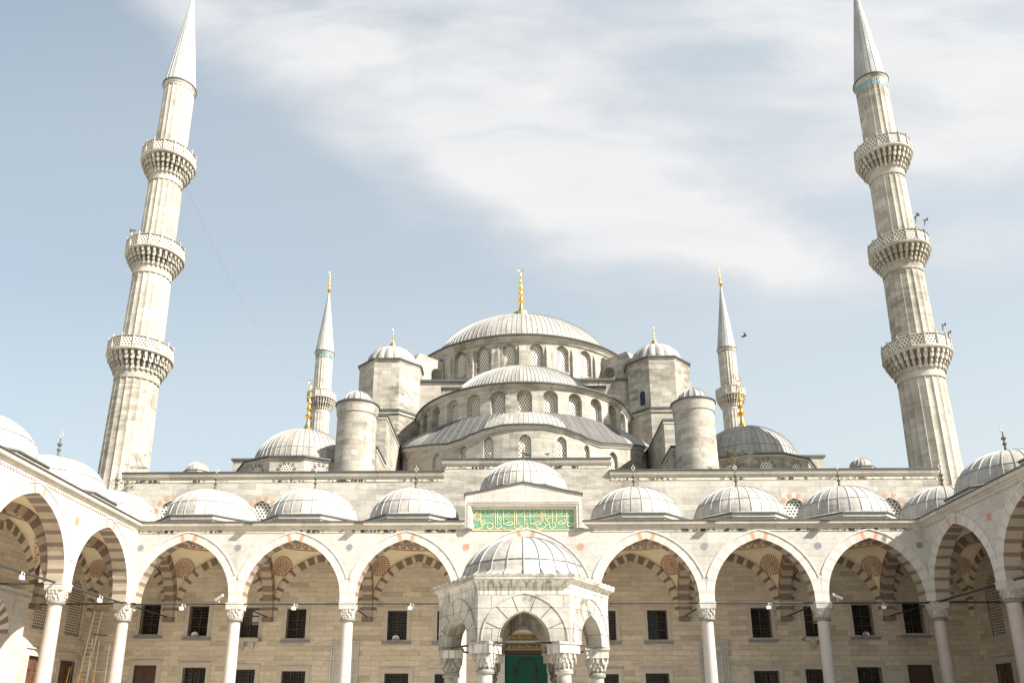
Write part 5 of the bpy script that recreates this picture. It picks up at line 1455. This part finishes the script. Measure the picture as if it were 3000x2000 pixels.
for i in range(6):
    A_ = PI/6+PI/3*i; cx, cy = fx_+2.38*sin(A_), fy_-2.38*cos(A_)
    mb = MB(); mb.lathe([(.3, 0), (.3, .3), (.22, .4), (.215, 3.0)], 20, (cx, cy, 0), 'old_marble'); sh = mb.build('column', ft)
    mb = MB(); mb.lathe([(.21, 3.0), (.265, 3.03), (.285, 3.09), (.265, 3.15), (.21, 3.18), (.21, 3.26)], 24, (cx, cy, 0), 'bronze_ring' if i in (1, 5) else 'old_marble'); mb.build('ring', sh)
    mb = MB(); muqarnas(mb, (0, 0, 0), 3.24, 3.62, .22, .345, 3, 12, 'old_marble', sq=.8); mb.box(-.36, .36, -.36, .36, 3.62, 3.88, 'drip_marble'); mb.box(-.40, .40, -.40, .40, 3.88, 3.955, 'old_marble')
    ct, st = cos(A_), sin(A_)
    if i in (0, 5): ct, st = cos(A_*0+ (rad(30) if i == 0 else rad(-30))), sin(rad(30) if i == 0 else rad(-30))
    mb.v = [(cx+p[0]*ct-p[1]*st, cy+p[0]*st+p[1]*ct, p[2]) for p in mb.v]
    mb.build('capital', sh, weld=False, smooth=False)
mb = MB(); mb.prism(poly_pts(6, 1.75, fx_, fy_, PI/6), 0, 1.5, 'old_marble'); mb.build('basin', ft, smooth=False)

# ================================================================== SMALL THINGS
def floodlight(x, y, z, ang, label, s=1.):
    o = thing('floodlight', label, 'floodlight', (x, y, z), group='floodlights clamped to the tie rods')
    mb = MB(); mb.add([(-.17*s, -.13*s, -.12*s), (.17*s, -.13*s, -.12*s), (.17*s, -.06*s, .14*s), (-.17*s, -.06*s, .14*s), (-.11*s, .08*s, -.13*s), (.11*s, .08*s, -.13*s), (.11*s, .12*s, .06*s), (-.11*s, .12*s, .06*s)],
        [(0, 1, 2, 3), (4, 7, 6, 5), (0, 4, 5, 1), (3, 2, 6, 7), (0, 3, 7, 4), (1, 5, 6, 2)], 'lamp_white')
    q = []
    for p in mb.v: q.append((x+p[0]*cos(ang)-p[1]*sin(ang), y+p[0]*sin(ang)+p[1]*cos(ang), z-.28+p[2]))
    mb.v = q; mb.build('housing', o, smooth=False)
    mb = MB(); hoop = [(x+.12*cos(ang)+.10*cos(t_), y, z-.13+.10*sin(t_)) for t_ in [rad(-80+230*k/8) for k in range(9)]]
    mb.path(hoop, .016, 'pale_metal', 4); mb.tube((x, y, z+.02), (x, y, z-.2), .03, 'pale_metal', 5); mb.build('bracket', o)
for x, lab, a in ((-20.75, 'white floodlight hanging from the tie rod of the leftmost front arch', .2), (-13.95, 'white floodlight hanging from the tie rod of the second front arch from the left', .2), (-6.95, 'white floodlight hanging from the rod of the arch just left of the fountain', 0),
             (14.35, 'white floodlight hanging from the rod of the second front arch from the right', -.2), (21.1, 'white floodlight hanging from the rod of the rightmost front arch, in shade', -.3)):
    floodlight(x, 48.25, 8.46, a, lab, .75)
floodlight(-24.15, 37.5, 8.48, rad(70), 'white floodlight on the left side arcade rod nearest the left frame edge', .78)
floodlight(-24.15, 45.0, 8.48, rad(50), 'white floodlight on the rod of the left side arch next to the corner column', .78)
def cctv(x, z, sgn, label):
    o = thing('security_camera', label, 'camera', (x, 48.2, z))
    mb = MB(); a = Vector((x-.25, 48.25, z-.14*sgn)); b = Vector((x+.25, 48.05, z+.14*sgn)); mb.tube(a, b, .085, 'lamp_white', 10); mb.tube(b if sgn < 0 else a, (b if sgn < 0 else a)+Vector((0, -.001, -.0))+(b-a)*(.05 if sgn < 0 else -.05), .06, 'glass_dark', 10); mb.build('body', o)
    mb = MB(); mb.tube((x, 48.2, z-.28), (x, 48.2, z), .025, 'lamp_white', 5); mb.build('bracket', o)
cctv(-18.5, 8.82, 1, 'white tube camera on the tie rod in the leftmost front arch')
cctv(18.45, 8.8, -1, 'white tube camera on the tie rod in the rightmost front arch')
def window_speaker(x, z, label):
    o = thing('sill_loudspeaker', label, 'loudspeaker', (x, YW-.2, z), group='round loudspeakers on window sills')
    mb = MB(); y = YW-.12
    mb.lathe([(.24, .0), (.25, -.06), (.20, -.02), (.07, .03), (.06, -.03), (0, -.03)], 20, (0, 0, 0), 'pale_metal')
    mb.v = [(x+p[0]*1.0, y+p[2], z+p[1]*.8) for p in mb.v]; mb.build('horn_mouth', o, weld=False)
    mb = MB(); mb.tube((x-.3, y, z-.06), (x+.3, y, z-.06), .02, 'iron', 5); mb.tube((x-.3, y, z-.06), (x-.3, y+.05, z+.08), .02, 'iron', 5); mb.tube((x+.3, y, z-.06), (x+.3, y+.05, z+.08), .02, 'iron', 5); mb.box(x-.16, x+.16, y+.02, y+.2, z-.12, z+.12, 'iron'); mb.build('bracket', o, smooth=False)
window_speaker(-22.4, zb(22.3)+.06, 'round grey loudspeaker on an upper window sill behind the leftmost front arch')
window_speaker(-8.72, zb(8.7)+.1, 'round grey loudspeaker on the upper window sill left of the fountain')
window_speaker(22.65, zb(22.6)+.02, 'round grey loudspeaker on a shaded upper window sill behind the rightmost front arch')

# ladder and pipe scaffold in the left aisle
ld = thing('ladder', 'tall aluminium extension ladder leaning on the wall in the left aisle corner', 'ladder', (-29.3, 53.2, 0))
mb = MB(); a0, a1 = Vector((-28.85, 52.7, 0)), Vector((-29.25, 54.9, 8.95)); dx = Vector((.26, .08, 0))
for s_ in (-1, 1): mb.tube(a0+dx*s_*1.0, a1+dx*s_*.85, .04, 'aluminium', 6)
mb.build('rail', ld)
mb = MB(); n = 30
for i in range(n): c_ = a0+(a1-a0)*((i+.5)/n); mb.tube(c_-dx, c_+dx, .018, 'aluminium', 5)
mb.build('rungs', ld)
sc = thing('scaffold', 'grey pipe scaffold with yellow braces standing behind the ladder', 'scaffold', (-27.9, 54, 0))
mb = MB()
for x, y, h in ((-28.75, 54.6, 6.9), (-27.55, 54.6, 7.0), (-28.75, 53.7, 6.9), (-27.55, 53.7, 6.6)): mb.tube((x, y, 0), (x, y, h), .03, 'aluminium', 6)
mb.build('upright', sc)
mb = MB()
for z in (4.9, 7.3): mb.tube((-28.9, 54.6, z), (-27.4, 54.6, z-.05), .025, 'aluminium', 5)
mb.tube((-29.5, 54.5, 7.35), (-28.2, 54.5, 7.25), .035, 'wood', 5); mb.build('ledger', sc)
mb = MB()
for a, b in (((-28.75, 53.65, 6.4), (-28.2, 53.65, 3.6)), ((-29.2, 53.3, 5.0), (-28.4, 53.2, 3.4)), ((-30.0+.3, 53.2, 5.1), (-29.9, 53.0, 2.0)), ((-28.7, 53.2, 5.2), (-29.5, 53.1, 3.6))): mb.tube(a, b, .03, 'yellow', 5)
mb.build('brace', sc)

# cable strung between the left minarets
mb = MB(); a, b = Vector((-29.7, 59.5, 47.2)), Vector((-31.5, 118.6, 53.0)); n = 40; P_ = []
for i in range(n+1): f = i/n; p = a+(b-a)*f; p.z -= 4*4.2*f*(1-f); P_.append(p)
mb.path(P_, .0055, 'lead_edge', 4); tag(mb.build('cable'), 'thin cable sagging across the sky from the left front minaret to the rear left minaret', 'cable')

# birds
def bird(x, y, z, ang, label, mat='bird_grey', fly=False, s=1.):
    bm_ = bpy.data.meshes.new('bird'); V = [(0, .17, .0), (0, .06, .02), (0, -.06, .05), (0, -.13, .10), (0, -.17, .135), (0, -.215, .13), (0, .30, -.01)]
    Rr_ = [.045, .075, .07, .038, .036, .008, .03]; E_ = [(0, 1), (1, 2), (2, 3), (3, 4), (4, 5), (0, 6)]
    if fly:
        V = [(0, .17, 0), (0, .06, 0), (0, -.06, .01), (0, -.13, .02), (0, -.17, .03), (0, -.215, .02), (0, .30, 0)]
        o_ = len(V); V += [(.16, -.04, .10), (.34, .03, .17), (-.16, -.04, .10), (-.34, .03, .17)]; Rr_ += [.05, .02, .05, .02]; E_ += [(2, o_), (o_, o_+1), (2, o_+2), (o_+2, o_+3)]
    else:
        o_ = len(V); V += [(.03, 0, -.05), (.03, -.01, -.11), (-.03, 0, -.05), (-.03, -.01, -.11)]; Rr_ += [.02, .008, .02, .008]; E_ += [(2, o_), (o_, o_+1), (2, o_+2), (o_+2, o_+3)]
    bm_.from_pydata([(p[0]*s, p[1]*s, p[2]*s) for p in V], E_, [])
    o = bpy.data.objects.new('bird', bm_); COL.objects.link(o); bm_.materials.append(MATS[mat])
    m_ = o.modifiers.new('skin', 'SKIN'); sv = bm_.skin_vertices[0] if bm_.skin_vertices else None
    if sv is None:
        bm2 = bmesh.new(); bm2.from_mesh(bm_); bm2.verts.layers.skin.verify(); bm2.to_mesh(bm_); bm2.free(); sv = bm_.skin_vertices[0]
    for i, r in enumerate(Rr_):
        f = (1, 1) if not (fly and i >= 7) else (1.6, .4)
        sv.data[i].radius = (r*s*f[0], r*s*f[1])
    sv.data[1].use_root = True
    sb = o.modifiers.new('sub', 'SUBSURF'); sb.levels = 1; sb.render_levels = 2
    o.location = (x, y, z); o.rotation_euler = (0, 0, ang); tag(o, label, 'bird')
bird(16.55*60/54.5, 60, (29.09-1.6)*60/54.5+1.6, rad(70), 'small dark bird flying in open sky right of the rear right minaret', fly=True, s=1.05)
bird(-2.45, 55.0, 20.1, rad(200), 'white pigeon perched on the raised middle of the hall cornice, left of the central window', 'bird_white', s=1.15)
bird(.35, 55.0, 20.1, rad(90), 'dark pigeon perched on the raised hall cornice above the middle portico dome', s=1.2)
bird(1.75, 55.0, 20.1, rad(120), 'grey pigeon on the raised hall cornice, right of the dark pigeon', s=1.05)
bird(28.35, 44.6, 16.55, rad(250), 'grey pigeon standing on a lead dome of the right arcade beside its finial', s=1.3)

# dry shrubs rooted in the masonry
def shrub(x, y, z, label, n=16, L=1.2, lean=(0, 0), seed=1, leaves=60, droop=.0):
    rr = random.Random(seed); mb = MB(); tips = []
    def grow(p, d, l, r, dep):
        q = p+d*l; mb.tube(p, q, r, 'twig', 4, r*.6); tips.append(q)
        if dep:
            for _ in range(2 if dep > 1 else 3):
                e = (d+Vector((rr.uniform(-.8, .8), rr.uniform(-.4, .4), rr.uniform(-.5, .5)-droop))).normalized(); grow(q, e, l*rr.uniform(.55, .85), r*.6, dep-1)
    for _ in range(max(2, n//5)):
        grow(Vector((x+rr.uniform(-.1, .1), y, z)), Vector((rr.uniform(-.6, .6)+lean[0], rr.uniform(-.3, .1), rr.uniform(.3, 1)+lean[1])).normalized(), L*.4, .03, 3)
    o = mb.build('dry_shrub', weld=False, smooth=False)
    tag(o, label, 'shrub')
    lf = MB()
    for _ in range(leaves):
        t_ = rr.choice(tips); c_ = t_+Vector((rr.uniform(-.1, .1), rr.uniform(-.1, .1), rr.uniform(-.1, .1))); u = Vector((rr.uniform(-1, 1), rr.uniform(-1, 1), rr.uniform(-1, 1))).normalized()*.07; v = u.cross(Vector((rr.uniform(-1, 1), rr.uniform(-1, 1), 1))).normalized()*.05
        lf.add([c_-u, c_+v, c_+u, c_-v], [(0, 1, 2, 3)], 'leaf_dry')
    if leaves: lf.build('leaves', o, weld=False, smooth=False)
shrub(-27.2, 55.0, 19.2, 'bare brown twigs trailing over the left end of the hall cornice beside the minaret', 20, 1.5, (-.9, -.5), 3, 20)
shrub(-29.15, 55.1, 17.0, 'leafy dry shrub growing in the left end corner of the hall wall below the cornice', 20, 1.4, (-.1, -.2), 5, 120)
shrub(15.2, 57.2, 19.2, 'dry leafy shrub growing on the roof beside the right round turret', 25, 1.9, (0, .3), 8, 160)
shrub(29.35, 55.1, 17.2, 'dark dry shrub growing down the right end of the hall wall beside the minaret', 20, 1.3, (.1, -.8), 11, 110, droop=.3)

# bare dead climber on the front wall of the hall and shorter cables are left to the stone's own stains
# neighbouring roofs seen from a step aside: outer courtyard walls
for sgn in (-1, 1):
    mb = MB(); a, b = sorted((sgn*30.45, sgn*30.9)); mb.box(a, b, 22, 55.2, 0, 13.3, 'wall_stone'); mb.build('outer_wall', leftarc if sgn < 0 else rightarc, smooth=False)
